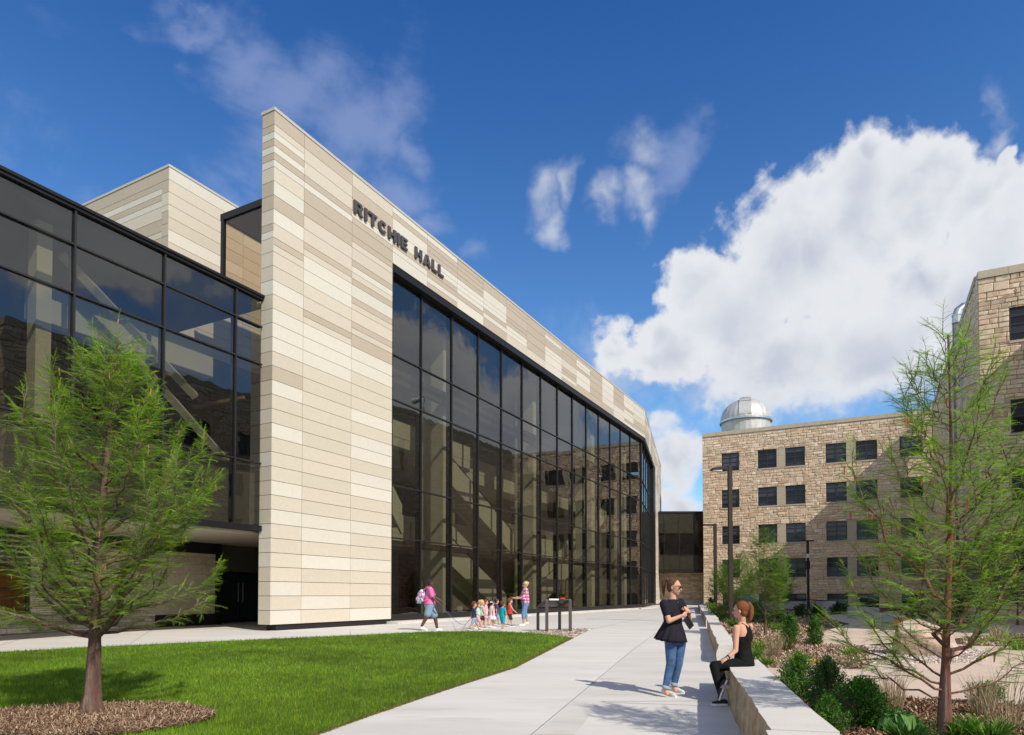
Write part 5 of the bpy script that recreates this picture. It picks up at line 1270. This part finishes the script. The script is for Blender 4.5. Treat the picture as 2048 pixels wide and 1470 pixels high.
def chips(name, X, Y, zf, ln, wd, pal, label, cat, lift=.012, mat_='mulch_chip', tilt=.5):
    n = len(X); a = RNG.uniform(0, 2*pi, n); L_ = RNG.uniform(*ln, n)*np.maximum(1, Y/10); W_ = RNG.uniform(*wd, n)*np.maximum(1, Y/10)
    t = RNG.normal(0, tilt, n); r = RNG.normal(0, tilt, n)
    d = np.stack([np.cos(a)*np.cos(t), np.sin(a)*np.cos(t), np.sin(t)], 1)*L_[:, None]/2
    e = np.stack([-np.sin(a)*np.cos(r), np.cos(a)*np.cos(r), np.sin(r)], 1)*W_[:, None]/2
    c = np.stack([X, Y, zf(Y)+RNG.uniform(.003, lift, n)+np.abs(np.sin(t))*L_*.3], 1); up = np.array([[0, 0, .006]])
    V = np.stack([c-d-e, c+d-e, c+d+e, c-d+e], 1)
    pal = np.array(pal); col = pal[RNG.integers(0, len(pal), n)]*RNG.uniform(.6, 1.3, (n, 1))
    o = np_mesh(name, V.reshape(-1, 3), np.arange(4*n).reshape(-1, 4), col, mat_)
    return tag(o, label, cat, kind='stuff')
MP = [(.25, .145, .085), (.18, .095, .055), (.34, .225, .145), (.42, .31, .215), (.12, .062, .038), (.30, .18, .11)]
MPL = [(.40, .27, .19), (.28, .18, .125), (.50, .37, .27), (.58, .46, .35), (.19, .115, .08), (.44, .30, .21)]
X, Y = scatter(ringp, 7500, 6.2, 10.5, fall=False)
dx = (X-RING[0])/RING[2]; dy = (Y-RING[1])/RING[3]; q = np.clip(1-np.sqrt(dx*dx+dy*dy), 0, 1)
chips('mulch_ring', X, Y, lambda y: gzv(y)+.04, (.03, .11), (.004, .010), [(.29, .175, .11), (.20, .11, .068), (.38, .26, .17), (.48, .37, .26), (.14, .075, .048), (.33, .21, .135)], 'shredded bark mulch ring round the left tree', 'mulch', .045)
BED1 = [gpt(x, y, True) for x, y in [(1500, 1286), (1648, 1262), (1640, 1290), (1700, 1292), (1737, 1296), (1737, 1325), (1727, 1339), (1683, 1338), (1560, 1336), (1440, 1333), (1430, 1320), (1424, 1268)]]
BED2 = [gpt(x, y, True) for x, y in [(1400, 1376), (1685, 1388), (1850, 1398), (2013, 1407), (2300, 1425), (2600, 1560), (1500, 1560)]]
BED3 = [gpt(x, y, True) for x, y in [(1924, 1290), (1924, 1276), (2060, 1269), (2200, 1266), (2200, 1294), (2080, 1293)]]
BED4 = [gpt(x, y, True) for x, y in [(1408, 1216), (1425, 1262), (1500, 1286), (1648, 1262), (1648, 1231), (1700, 1226), (1560, 1215)]]
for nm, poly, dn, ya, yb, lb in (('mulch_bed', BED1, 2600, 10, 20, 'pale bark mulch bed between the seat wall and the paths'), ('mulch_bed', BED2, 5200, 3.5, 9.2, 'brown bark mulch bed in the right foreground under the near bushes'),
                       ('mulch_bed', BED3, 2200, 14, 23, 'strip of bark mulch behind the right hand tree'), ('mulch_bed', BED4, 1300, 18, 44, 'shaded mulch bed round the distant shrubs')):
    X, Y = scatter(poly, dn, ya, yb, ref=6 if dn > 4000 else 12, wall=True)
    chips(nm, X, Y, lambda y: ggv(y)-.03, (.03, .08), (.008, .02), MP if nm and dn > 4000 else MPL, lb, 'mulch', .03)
def pebbles(name, X, Y, zf, size, pal, label):
    n = len(X); th = RNG.uniform(0, 2*pi, n); s = RNG.uniform(*size, n)
    oc = np.array([[1, 0, 0], [.3, .9, 0], [-.9, .3, 0], [-.2, -.95, 0], [.7, -.6, .0], [0.05, .0, .62], [.4, .3, .5], [-.45, -.2, .52]])
    F0 = np.array([[0, 1, 6], [1, 2, 5], [2, 3, 7], [3, 4, 7], [4, 0, 6], [1, 5, 6], [2, 7, 5], [4, 6, 7], [5, 7, 6], [3, 7, 4]])
    c, s_ = np.cos(th), np.sin(th); j = RNG.uniform(.7, 1.3, (n, 8, 3)); o = oc[None]*j
    x = (o[:, :, 0]*c[:, None]-o[:, :, 1]*s_[:, None])*s[:, None]+X[:, None]; y = (o[:, :, 0]*s_[:, None]+o[:, :, 1]*c[:, None])*s[:, None]*.8+Y[:, None]; z = o[:, :, 2]*s[:, None]+zf(Y)[:, None]
    V = np.stack([x, y, z], 2).reshape(-1, 3); F = (F0[None]+8*np.arange(n)[:, None, None]).reshape(-1, 3)
    pal = np.array(pal); col = np.repeat(pal[RNG.integers(0, len(pal), n)]*RNG.uniform(.7, 1.25, (n, 1)), len(F0), 0)
    return tag(np_mesh(name, V, F, col, 'pebble'), label, 'pebbles', kind='stuff')
PP = [(.50, .40, .33), (.40, .28, .22), (.58, .52, .46), (.33, .24, .20), (.52, .42, .34), (.26, .20, .18)]
X, Y = scatter(GRAV, 420, 17, 22.5, fall=False); pebbles('river_pebbles', X, Y, lambda y: gzv(y)+.01, (.03, .065), PP, 'reddish river pebbles in the corner under the display stand')
PEB = [gpt(x, y, True) for x, y in [(1728, 1290), (1790, 1292), (1924, 1289), (1990, 1310), (1960, 1325), (1850, 1327), (1740, 1326)]]
X, Y = scatter(PEB, 500, 11, 19, fall=False); pebbles('river_pebbles', X, Y, lambda y: ggv(y)-.005, (.022, .05), [(.62, .52, .44), (.5, .38, .31), (.70, .63, .56), (.42, .32, .27)], 'light pebbles round the foot of the big boulder')

# ---- bald cypress trees
def spray_template(nl=8, L=.125, lw=.0062, ll=.021):
    """feathery twig: a thin stem with two ranks of needle leaves; returns (V (m,3,3))"""
    tr = []
    for k in range(nl):
        t = (k+.6)/nl; x = L*t; z = -.05*L*t*t*4; l = ll*(1-.45*abs(2*t-.8)); 
        for s in (-1, 1):
            dx_ = l*.55; dy_ = s*l*.85
            tr.append([(x-lw/2, 0, z), (x+lw/2, 0, z), (x+dx_, dy_, z-.004)])
    tr.append([(0, -.0013, 0), (0, .0013, 0), (L, 0, -.05*L*4)])
    return np.array(tr)
def place_sprays(P, Dv, S, twist, templ, cols, name, parent, material='needles'):
    P = np.array(P); Dv = np.array(Dv); Dv /= np.linalg.norm(Dv, axis=1, keepdims=True); n = len(P)
    up = np.tile(np.array([[0, 0, 1.]]), (n, 1)); s = np.cross(up, Dv); ln = np.linalg.norm(s, axis=1, keepdims=True); s = np.where(ln > 1e-3, s/np.maximum(ln, 1e-6), np.array([[0, 1, 0]])); u = np.cross(Dv, s)
    tw = np.array(twist); c, w = np.cos(tw)[:, None], np.sin(tw)[:, None]; s2 = s*c+u*w; u2 = u*c-s*w
    R = np.stack([Dv, s2, u2], 2)*np.array(S)[:, None, None]
    V = np.einsum('nij,mkj->nmki', R, templ)+P[:, None, None, :]; m = templ.shape[0]
    return np_mesh(name, V.reshape(-1, 3), np.arange(n*m*3).reshape(-1, 3), np.repeat(cols, m, 0), material, parent)
def cypress(base, H, rad_at, seed, label, nlimb=46, r0=.13, fork=1.15, sp=(.055, .6), dens=1., bark='bark', lean=(0, 0), green=(.11, .24, .016), cones=True, low=None, zlow=0.25, rootflare=True, templ=None, group=None, spray_scale=1., secn=1.):
    rnd = random.Random(seed); rg = np.random.default_rng(seed)
    root = empty('cypress_tree', base, label, 'tree', group); b = Vector(base)
    def tr_pt(h):
        t = h/H; return b+Vector((lean[0]*t+.05*sin(5*t+seed)*t, lean[1]*t+.05*cos(4*t+seed)*t, h))
    def tr_r(h): return max(.008, r0*(1-h/H)**.85*(1+.5*max(0, 1-h/(.16))*.9 if rootflare else 1)*(.62 if h > fork else 1-.38*h/fork*1.0))
    m = MB(); hs = list(np.linspace(0, .3, 5))+list(np.linspace(.45, H, 20)); hs = list(np.linspace(0, .3, 7))+list(np.linspace(.36, H, 46)); m.tube([tr_pt(h) for h in hs], [tr_r(h) for h in hs], 26)
    for i_, p_ in enumerate(m.v):
        h_ = min(H, max(0, p_[2]-b.z)); c_ = tr_pt(h_); d_ = Vector(p_)-c_; d_.z = 0; a_ = atan2(d_.y, d_.x)
        k_ = .16*MN.noise(Vector((cos(a_)*3.2, sin(a_)*3.2, h_*1.3+seed)))+.08*MN.noise(Vector((cos(a_)*8, sin(a_)*8, h_*4))); m.v[i_] = (p_[0]+d_.x*k_, p_[1]+d_.y*k_, p_[2])
    if rootflare:
        for k in range(4):
            a = k*1.6+seed; m.tube([b+Vector((cos(a)*r0*1.7, sin(a)*r0*1.7, -.02)), b+Vector((cos(a)*r0*.9, sin(a)*r0*.9, .12)), b+Vector((cos(a)*r0*.45, sin(a)*r0*.45, .38))], [.03, .05, .03], 6)
    m.build('trunk', bark, root, True)
    LB = MB(); TW = MB(); P, Dv, S = [], [], []
    limbs = []
    for i in range(nlimb):
        q = i/(nlimb-1); h0 = fork*.85+(H*.92-fork*.85)*q**1.1; a = i*2.399+rnd.uniform(-.7, .7)
        main = (i % 4 == 0) and q < .7
        rise = (.30+.80*(1-q))*H*.26*rnd.uniform(.75, 1.35)*(1.4 if main else 1)
        R_ = rad_at(min(h0+rise*.8, H))*rnd.uniform(.62, 1.08)
        limbs.append((h0, a, R_, rise, (1.0 if main else rnd.uniform(.28, .5))))
    for h0, a, R_, rise in (low or []): limbs.append((h0, a, R_, rise, .75))
    for h0, a, R_, rise, thick in limbs:
        st = tr_pt(h0); n = 11; pts = []; tot = sqrt(R_**2+rise**2); ca, sa = cos(a), sin(a); wob = rnd.uniform(-.5, .5); ex = rnd.uniform(1.1, 1.9); k1, k2 = rnd.uniform(4, 9), rnd.uniform(0, 6)
        for k in range(n):
            t = k/(n-1); r = R_*(1-(1-t)**ex); z = rise*t**rnd.choice([1.3]) ; w = wob*t*t*R_*.5
            j_ = Vector((rnd.gauss(0, 1), rnd.gauss(0, 1), rnd.gauss(0, 1)))*.016*tot*(1 if 0 < k else 0)
            pts.append(st+Vector((ca*r-sa*w, sa*r+ca*w, z+.035*sin(k1*t+k2)*tot*.5))+j_)
        rr = (.007+.018*tot)*thick*(r0/.115)**.8; rad = [max(.0025, rr*(1-.88*k/(n-1))) for k in range(n)]; LB.tube(pts, rad, 6, cap=False)
        m2 = max(3, int(tot/.060*secn))
        for j in range(m2):
            t = .16+.84*(j+rnd.random()*.6)/m2
            f = min(n-1.001, t*(n-1)); k = min(n-2, int(f)); p = pts[k].lerp(pts[k+1], f-k); dl = (pts[k+1]-pts[k]).normalized()
            if b.z+zlow > p.z: continue
            side = Vector((-sa, ca, 0))*(1 if j % 2 else -1)*rnd.uniform(.2, 1.1); oh = Vector((dl.x, dl.y, dl.z*.35)); d = (oh*rnd.uniform(.4, 1.1)+side+Vector((0, 0, rnd.choice([rnd.uniform(-.25, .25), rnd.uniform(-.2, .9)])))).normalized()
            if t > .93: d = (dl+side*.3).normalized()
            L2 = rnd.uniform(.18, .52)*(1-.35*t)*spray_scale*(H/4.7)**.3; e = p+d*L2+Vector((0, 0, rnd.uniform(-.06, .05)*L2)); mid = p.lerp(e, .5)+Vector((rnd.uniform(-1, 1), rnd.uniform(-1, 1), rnd.uniform(0, 1)))*.08*L2
            TW.tube([p, mid, e], [.0040, .003, .0015], 3, cap=False)
            ns = max(2, int(L2/sp[0]*dens)); sd = d.cross(Vector((0, 0, 1))); sd = sd.normalized() if sd.length > .1 else Vector((1, 0, 0))
            for s_ in range(ns):
                u_ = (s_+.5)/ns; pp_ = p.lerp(mid, u_*2) if u_ < .5 else mid.lerp(e, u_*2-1)
                for sg in (-1, 1):
                    if rnd.random() < .10: continue
                    dd = (d*rnd.uniform(.4, 1)+sd*sg*rnd.uniform(.3, 1)+Vector((0, 0, rnd.uniform(-.35, .25))))
                    P.append(pp_); Dv.append(dd); S.append(rnd.uniform(.5, 1.1)*spray_scale*(1-.30*u_))
            P.append(e-d*.03); Dv.append(d); S.append(rnd.uniform(.7, 1.15)*spray_scale)
    # sprays along the leader tip
    for k in range(int(60*dens)):
        h = H*(1-rnd.random()**2*.35); a = rnd.uniform(0, 6.28); P.append(tr_pt(h)); Dv.append(Vector((cos(a), sin(a), rnd.uniform(.3, 1.4)))); S.append(rnd.uniform(.5, .9)*spray_scale)
    LB.build('limbs', bark, root, True); TW.build('twigs', 'bark_grey', root)
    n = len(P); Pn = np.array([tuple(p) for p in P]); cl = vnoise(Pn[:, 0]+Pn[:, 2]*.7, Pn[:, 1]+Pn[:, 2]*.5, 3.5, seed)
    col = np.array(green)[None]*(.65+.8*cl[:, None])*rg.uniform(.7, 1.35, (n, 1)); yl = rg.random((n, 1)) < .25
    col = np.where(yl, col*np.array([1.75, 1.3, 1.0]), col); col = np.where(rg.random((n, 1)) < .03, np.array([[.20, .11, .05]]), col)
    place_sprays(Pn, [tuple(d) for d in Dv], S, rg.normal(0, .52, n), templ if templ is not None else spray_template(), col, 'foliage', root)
    if cones:
        for k in range(70):
            i = rnd.randrange(n); p = Vector(Pn[i]); 
            if p.z < b.z+H*.45 and rnd.random() < .6: continue
            cm = MB(); cm.tube([p, p+Vector((rnd.uniform(-.01, .01), rnd.uniform(-.01, .01), -rnd.uniform(.04, .09)))], [.009, .005], 5); cm.build('catkin', 'catkin', root)
    return root
# left lawn tree
bx, by = gpt(183, 1437)
def rad_left(h):
    t = h/4.72
    return float(np.interp(h, [.9, 1.4, 2.0, 2.4, 3.0, 3.5, 3.95, 4.35, 4.72], [1.05, 1.30, 1.40, 1.38, 1.22, .96, .62, .32, .06]))
cypress((bx, by, gz(bx, by)), 4.70, rad_left, 3, 'bushy bald cypress with a stout trunk in the mulch ring on the lawn', 60, .115, 1.20, sp=(.05, 1), dens=2.1, secn=1.6, lean=(.18, 0), zlow=.95, green=(.175, .33, .020), spray_scale=.95,
    low=[(1.02, pi*.97, 1.7, .55), (1.0, -2.6, 1.3, .7), (1.12, pi*.86, 1.5, 1.1), (1.05, .15, 1.22, .40), (1.15, -.5, 1.15, .5), (1.1, -1.6, 1.1, .8), (1.25, .5, 1.4, .6), (1.2, 2.2, 1.2, .9)], group='bald cypress trees')
# right foreground tree
cypress((3.70, 5.8, gg(0, 5.8)), 3.46, lambda h: float(np.interp(h, [.8, 1.3, 1.7, 2.1, 2.6, 3.0, 3.35, 3.62], [.80, .92, .92, .80, .56, .36, .17, .03])), 12,
    'slender open bald cypress with a peeling red trunk cut off by the bottom right edge', 48, .062, .72, sp=(.055, 1), dens=2.3, bark='bark_red', lean=(.10, 0), zlow=.45, green=(.20, .41, .022), cones=True, rootflare=False, spray_scale=.80, secn=1.6,
    low=[(.34, pi*.96, .80, .50), (.42, pi*1.05, .95, .62), (.36, .1, .75, .35), (.55, -.3, .85, .7), (.52, 2.4, .7, .7), (.45, pi*.9, .72, .85)], group='bald cypress trees')
FT = spray_template(5, .22, .016, .05)
def small_tree(px, py, Z, ytop, rmax, seed, label, **k):
    p = Wp(px, py, Z); z0 = gg(0, Z)-.03; H = CAMZ+(HOR-ytop)/FPX*Z-z0
    return cypress((p.x, p.y, z0), H, lambda h: rmax*float(np.interp(h/H, [0.1, .25, .45, .65, .85, 1], [.7, 1, 1, .8, .42, .06])), seed, label, k.pop('nl', 34), .05, .55, dens=k.pop('dens', .85), cones=False, templ=FT, rootflare=False, zlow=.35, group='bald cypress trees', **k)
small_tree(1531, 1277, 19.6, 1058, .70, 21, 'young conical cypress standing in the mulch bed just right of the seated woman', nl=40, sp=(.05, 1))
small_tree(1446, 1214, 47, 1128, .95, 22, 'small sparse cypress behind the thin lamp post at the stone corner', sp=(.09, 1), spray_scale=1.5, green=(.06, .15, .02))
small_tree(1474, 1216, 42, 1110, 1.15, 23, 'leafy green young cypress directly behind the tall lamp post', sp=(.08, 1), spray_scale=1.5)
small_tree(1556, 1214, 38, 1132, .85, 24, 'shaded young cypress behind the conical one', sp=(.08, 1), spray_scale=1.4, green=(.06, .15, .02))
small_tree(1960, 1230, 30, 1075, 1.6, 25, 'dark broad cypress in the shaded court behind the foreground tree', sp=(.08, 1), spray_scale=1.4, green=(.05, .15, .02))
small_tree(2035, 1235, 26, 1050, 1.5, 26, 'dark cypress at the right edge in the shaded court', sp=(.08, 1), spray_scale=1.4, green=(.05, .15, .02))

# ---- clipped evergreen shrubs
def leaf_shrub(px, pyb, Z, pytop, wpx, seed, label, n=2600, ls=.018, green=(.075, .205, .020), shape='cone', group='evergreen shrubs', zb=None):
    p = Wp(px, pyb, Z); z0 = gg(0, Z)-.03 if zb is None else zb; H = CAMZ+(HOR-pytop)/FPX*Z-z0; R_ = wpx/2/FPX*Z
    root = empty('shrub', (p.x, p.y, z0), label, 'shrub', group); rg = np.random.default_rng(seed)
    m = MB(); rr = random.Random(seed)
    P, Dv = [], []
    nb = max(40, n//26)
    for k in range(nb):
        t = rr.random()**.8; a = rr.uniform(0, 2*pi); prof = (1-t)**.55*(.55+.45*min(1, t*4)) if shape == 'cone' else sqrt(max(0, 1-(2*t-.9)**2/1.25))
        r = R_*prof*(.55+.45*sqrt(rr.random()))*(1+.30*sin(3*a+seed+4*t)+.16*sin(7*a+9*t))*rr.choice([1, 1, 1, 1.25]); tip = Vector((p.x+r*cos(a), p.y+r*sin(a), z0+H*(.06+.90*t)+.02))
        st = Vector((p.x+r*.25*cos(a), p.y+r*.25*sin(a), z0+H*max(.02, t-.25)))
        d = (tip-st).normalized(); tip = tip+d*rr.uniform(0, .09)*H
        m.tube([st, tip], [.005, .0015], 3, cap=False)
        for j in range(n//nb):
            u_ = rr.uniform(.35, 1.02); q = st.lerp(tip, u_); P.append(tuple(q+Vector((rr.gauss(0, .012), rr.gauss(0, .012), rr.gauss(0, .012)))*(ls/.018))); v = d*.8+Vector((rr.gauss(0, 1), rr.gauss(0, 1), rr.gauss(0, .8)+.25)); Dv.append(tuple(v))
    m.build('stems', 'bark_grey', root)
    templ = np.array([[(0, 0, 0), (.5, -.30, .03), (1, 0, 0)], [(0, 0, 0), (1, 0, 0), (.5, .30, .03)]])*ls
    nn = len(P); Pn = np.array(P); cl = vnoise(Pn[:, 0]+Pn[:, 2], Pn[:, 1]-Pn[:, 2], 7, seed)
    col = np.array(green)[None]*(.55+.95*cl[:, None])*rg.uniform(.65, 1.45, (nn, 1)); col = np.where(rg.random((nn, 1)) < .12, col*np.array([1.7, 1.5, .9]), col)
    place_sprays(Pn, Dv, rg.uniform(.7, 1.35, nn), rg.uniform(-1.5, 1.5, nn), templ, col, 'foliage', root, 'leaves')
    return root
leaf_shrub(1598, 1400, 8.0, 1310, 112, 1, 'bright green boxwood shrub, the one closest to the seated woman along the wall', 7500, .022)
leaf_shrub(1657, 1430, 7.1, 1318, 104, 2, 'dark green pointed boxwood shrub, the middle one of the three beside the near seat block', 7500, .021, (.040, .13, .018))
leaf_shrub(1725, 1480, 6.35, 1360, 146, 3, 'largest boxwood shrub with glossy leaves at the bottom edge beside the near seat block', 12000, .021, (.055, .165, .017))
leaf_shrub(1655, 1490, 6.0, 1400, 90, 31, 'low boxwood shrub pressed against the near seat block in the bottom corner', 6000, .020, (.06, .15, .016))
leaf_shrub(1582, 1290, 16.5, 1229, 38, 4, 'lush green column shaped shrub right of the young conical cypress', 3600, .036, (.05, .15, .015))
leaf_shrub(1630, 1297, 15.8, 1234, 38, 5, 'column shaped shrub with bare brown stems on its left side at the path edge', 3200, .034, (.045, .13, .015))
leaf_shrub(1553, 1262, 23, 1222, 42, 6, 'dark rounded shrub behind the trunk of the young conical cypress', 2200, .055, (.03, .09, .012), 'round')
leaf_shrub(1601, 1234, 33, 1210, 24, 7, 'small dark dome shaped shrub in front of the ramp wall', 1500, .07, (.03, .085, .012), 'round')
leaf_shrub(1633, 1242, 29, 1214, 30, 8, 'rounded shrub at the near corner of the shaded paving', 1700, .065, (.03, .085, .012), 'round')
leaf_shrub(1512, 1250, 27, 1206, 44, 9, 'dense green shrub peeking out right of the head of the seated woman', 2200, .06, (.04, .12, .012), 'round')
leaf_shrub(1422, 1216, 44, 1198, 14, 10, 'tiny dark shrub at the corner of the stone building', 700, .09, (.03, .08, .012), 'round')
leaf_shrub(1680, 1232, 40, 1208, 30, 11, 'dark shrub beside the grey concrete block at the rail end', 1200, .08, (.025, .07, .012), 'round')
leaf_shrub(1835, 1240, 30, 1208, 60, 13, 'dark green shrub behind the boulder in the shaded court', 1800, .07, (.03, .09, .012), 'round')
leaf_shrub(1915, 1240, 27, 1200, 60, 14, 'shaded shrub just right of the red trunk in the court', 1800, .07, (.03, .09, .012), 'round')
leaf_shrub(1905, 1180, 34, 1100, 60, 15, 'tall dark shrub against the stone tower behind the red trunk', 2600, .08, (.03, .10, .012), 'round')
leaf_shrub(1975, 1425, 7.6, 1366, 64, 16, 'loose light green shrub in the mulch right of the red trunk', 1900, .026, (.07, .18, .018), 'round')
leaf_shrub(1440, 1232, 29, 1208, 40, 17, 'weedy yellow green planting along the far seat block', 1500, .055, (.12, .20, .02), 'round')
leaf_shrub(1425, 1224, 37, 1208, 26, 18, 'patch of feathery green planting beside the farthest seat block', 1000, .06, (.12, .20, .02), 'round')

# ---- strappy perennials, dry grasses, hosta
def clump(px, py, R_, h, n, col, seed, label, w=.012, garden=True, name='perennial_clump', cat='plant', spread=1., group='perennial clumps in the mulch'):
    x0, y0 = gpt(px, py, garden); rg = np.random.default_rng(seed); m = n
    a = rg.uniform(0, 2*pi, m); r = R_*.35*np.sqrt(rg.random(m)); X = x0+r*np.cos(a); Y = y0+r*np.sin(a); Z = np.full(m, gg(0, y0)-.03)
    hh = h*rg.uniform(.5, 1.1, m); out = R_*rg.uniform(.2, 1, m)*spread; b = a+rg.normal(0, .5, m); wv = rg.uniform(0, 2*pi, m)
    p0 = np.stack([X, Y, Z], 1); p2 = p0+np.stack([np.cos(b)*out, np.sin(b)*out, hh], 1); p1 = (p0*.55+p2*.45)+np.stack([0*a, 0*a, hh*.22], 1); wd = np.stack([np.cos(wv), np.sin(wv), 0*a], 1)*w/2
    V = np.stack([p0-wd, p0+wd, p1+wd*1.3, p1-wd*1.3, p1-wd*1.3, p1+wd*1.3, p2+wd*.15, p2-wd*.15], 1).reshape(-1, 3)
    c = np.array(col)[None]*rg.uniform(.6, 1.4, (m, 1))
    o = np_mesh(name, V, np.arange(8*m).reshape(-1, 4), np.repeat(c, 2, 0), 'leaves'); tag(o, label, cat, group); return o
LG = (.14, .26, .03); SG = (.40, .31, .19)
clump(1507, 1318, .30, .32, 130, LG, 1, 'light green strappy clump just right of the seated woman at hip height')
clump(1520, 1300, .30, .30, 110, LG, 2, 'light green strappy clump at the foot of the young conical cypress, left side')
clump(1556, 1262, .40, .34, 120, LG, 3, 'yellow green clump right behind the trunk of the conical cypress')
clump(1571, 1302, .26, .34, 120, (.13, .15, .03), 4, 'olive clump in front of the lush column shaped shrub')
clump(1532, 1330, .22, .2, 90, LG, 5, 'small green sprout in the mulch near the path edge')
clump(1700, 1310, .20, .16, 120, (.13, .25, .03), 6, 'tiny bright green tuft at the corner of the mulch by the pebbles')
clump(1690, 1332, .18, .12, 80, (.22, .2, .12), 7, 'pale variegated tuft at the path corner')
clump(1614, 1318, .18, .14, 70, (.15, .24, .04), 8, 'little green seedling in front of the shrub with bare stems')
clump(1548, 1313, .34, .5, 120, SG, 9, 'straw coloured dry grass left of the lush column shaped shrub', .006, spread=.7)
clump(1786, 1420, .26, .42, 130, SG, 10, 'straw coloured dry grass between the boxwood and the red trunk', .005, spread=.5)
clump(1965, 1430, .26, .42, 150, SG, 11, 'straw coloured dry grass in front of the loose green shrub', .005, spread=.6)
clump(2010, 1455, .35, .6, 80, SG, 12, 'tall thin dry grass near the bottom right corner', .004, spread=.8)
clump(1918, 1478, .22, .24, 120, (.11, .24, .03), 13, 'bright green lily clump at the bottom edge right of the red trunk', .016)
clump(1980, 1486, .25, .24, 130, (.11, .23, .03), 14, 'green lily clump in the bottom right corner', .016)
clump(1815, 1486, .22, .22, 160, (.05, .13, .02), 15, 'dark leafy sprout under the hosta at the bottom edge', .014)
clump(2040, 1300, .4, .35, 110, LG, 16, 'green clump at the right edge of the far mulch strip')
clump(2000, 1285, .4, .5, 90, SG, 17, 'dry grass tuft on the far mulch strip', .012, spread=.7)
clump(1450, 1240, .5, .4, 120, (.16, .24, .03), 18, 'yellowish planting between the seat block and the tall lamp post', .03)
clump(1472, 1256, .45, .38, 120, (.12, .2, .03), 19, 'green planting left of the head of the seated woman', .03)
clump(1622, 1268, .25, .2, 60, (.45, .35, .03), 20, 'small yellow flowering clump between the two column shaped shrubs', .03)
clump(1631, 1326, .12, .1, 40, (.5, .4, .03), 21, 'tiny yellow flowers lying low in the mulch', .02)
clump(1495, 1345, .25, .26, 90, LG, 22, 'green blades growing along the wall right behind the seated woman', .012)
# hosta
hx, hy = gpt(1800, 1462, True); host = empty('hosta', (hx, hy, gg(0, hy)-.03), 'broad leaved pale green hosta beside the red trunk', 'plant'); m = MB(); rr = random.Random(4)
for k in range(17):
    a = k*2.399; L_ = rr.uniform(.15, .27); hz = rr.uniform(.05, .13); w = L_*.24; c = Vector((hx, hy, gg(0, hy))); d = Vector((cos(a), sin(a), 0)); s_ = Vector((-sin(a), cos(a), 0)); L1 = []
    for j in range(7):
        t = j/6; q = c+d*(.03+L_*t*1.1)+Vector((0, 0, .05+hz*sin(pi*min(1, t*.9+.12))-.07*t*t)); ww = w*sin(pi*(t*.93+.06))**.7
        L1.append((q-s_*ww+Vector((0, 0, .02)), q, q+s_*ww+Vector((0, 0, .02))))
    col = tuple(x*rr.uniform(.8, 1.25) for x in (.12, .25, .055))
    for j in range(6):
        A1, B1 = L1[j], L1[j+1]; m.quad(A1[0], A1[1], B1[1], B1[0], col); m.quad(A1[1], A1[2], B1[2], B1[1], col)
m.build('foliage', 'leaves', host, True)
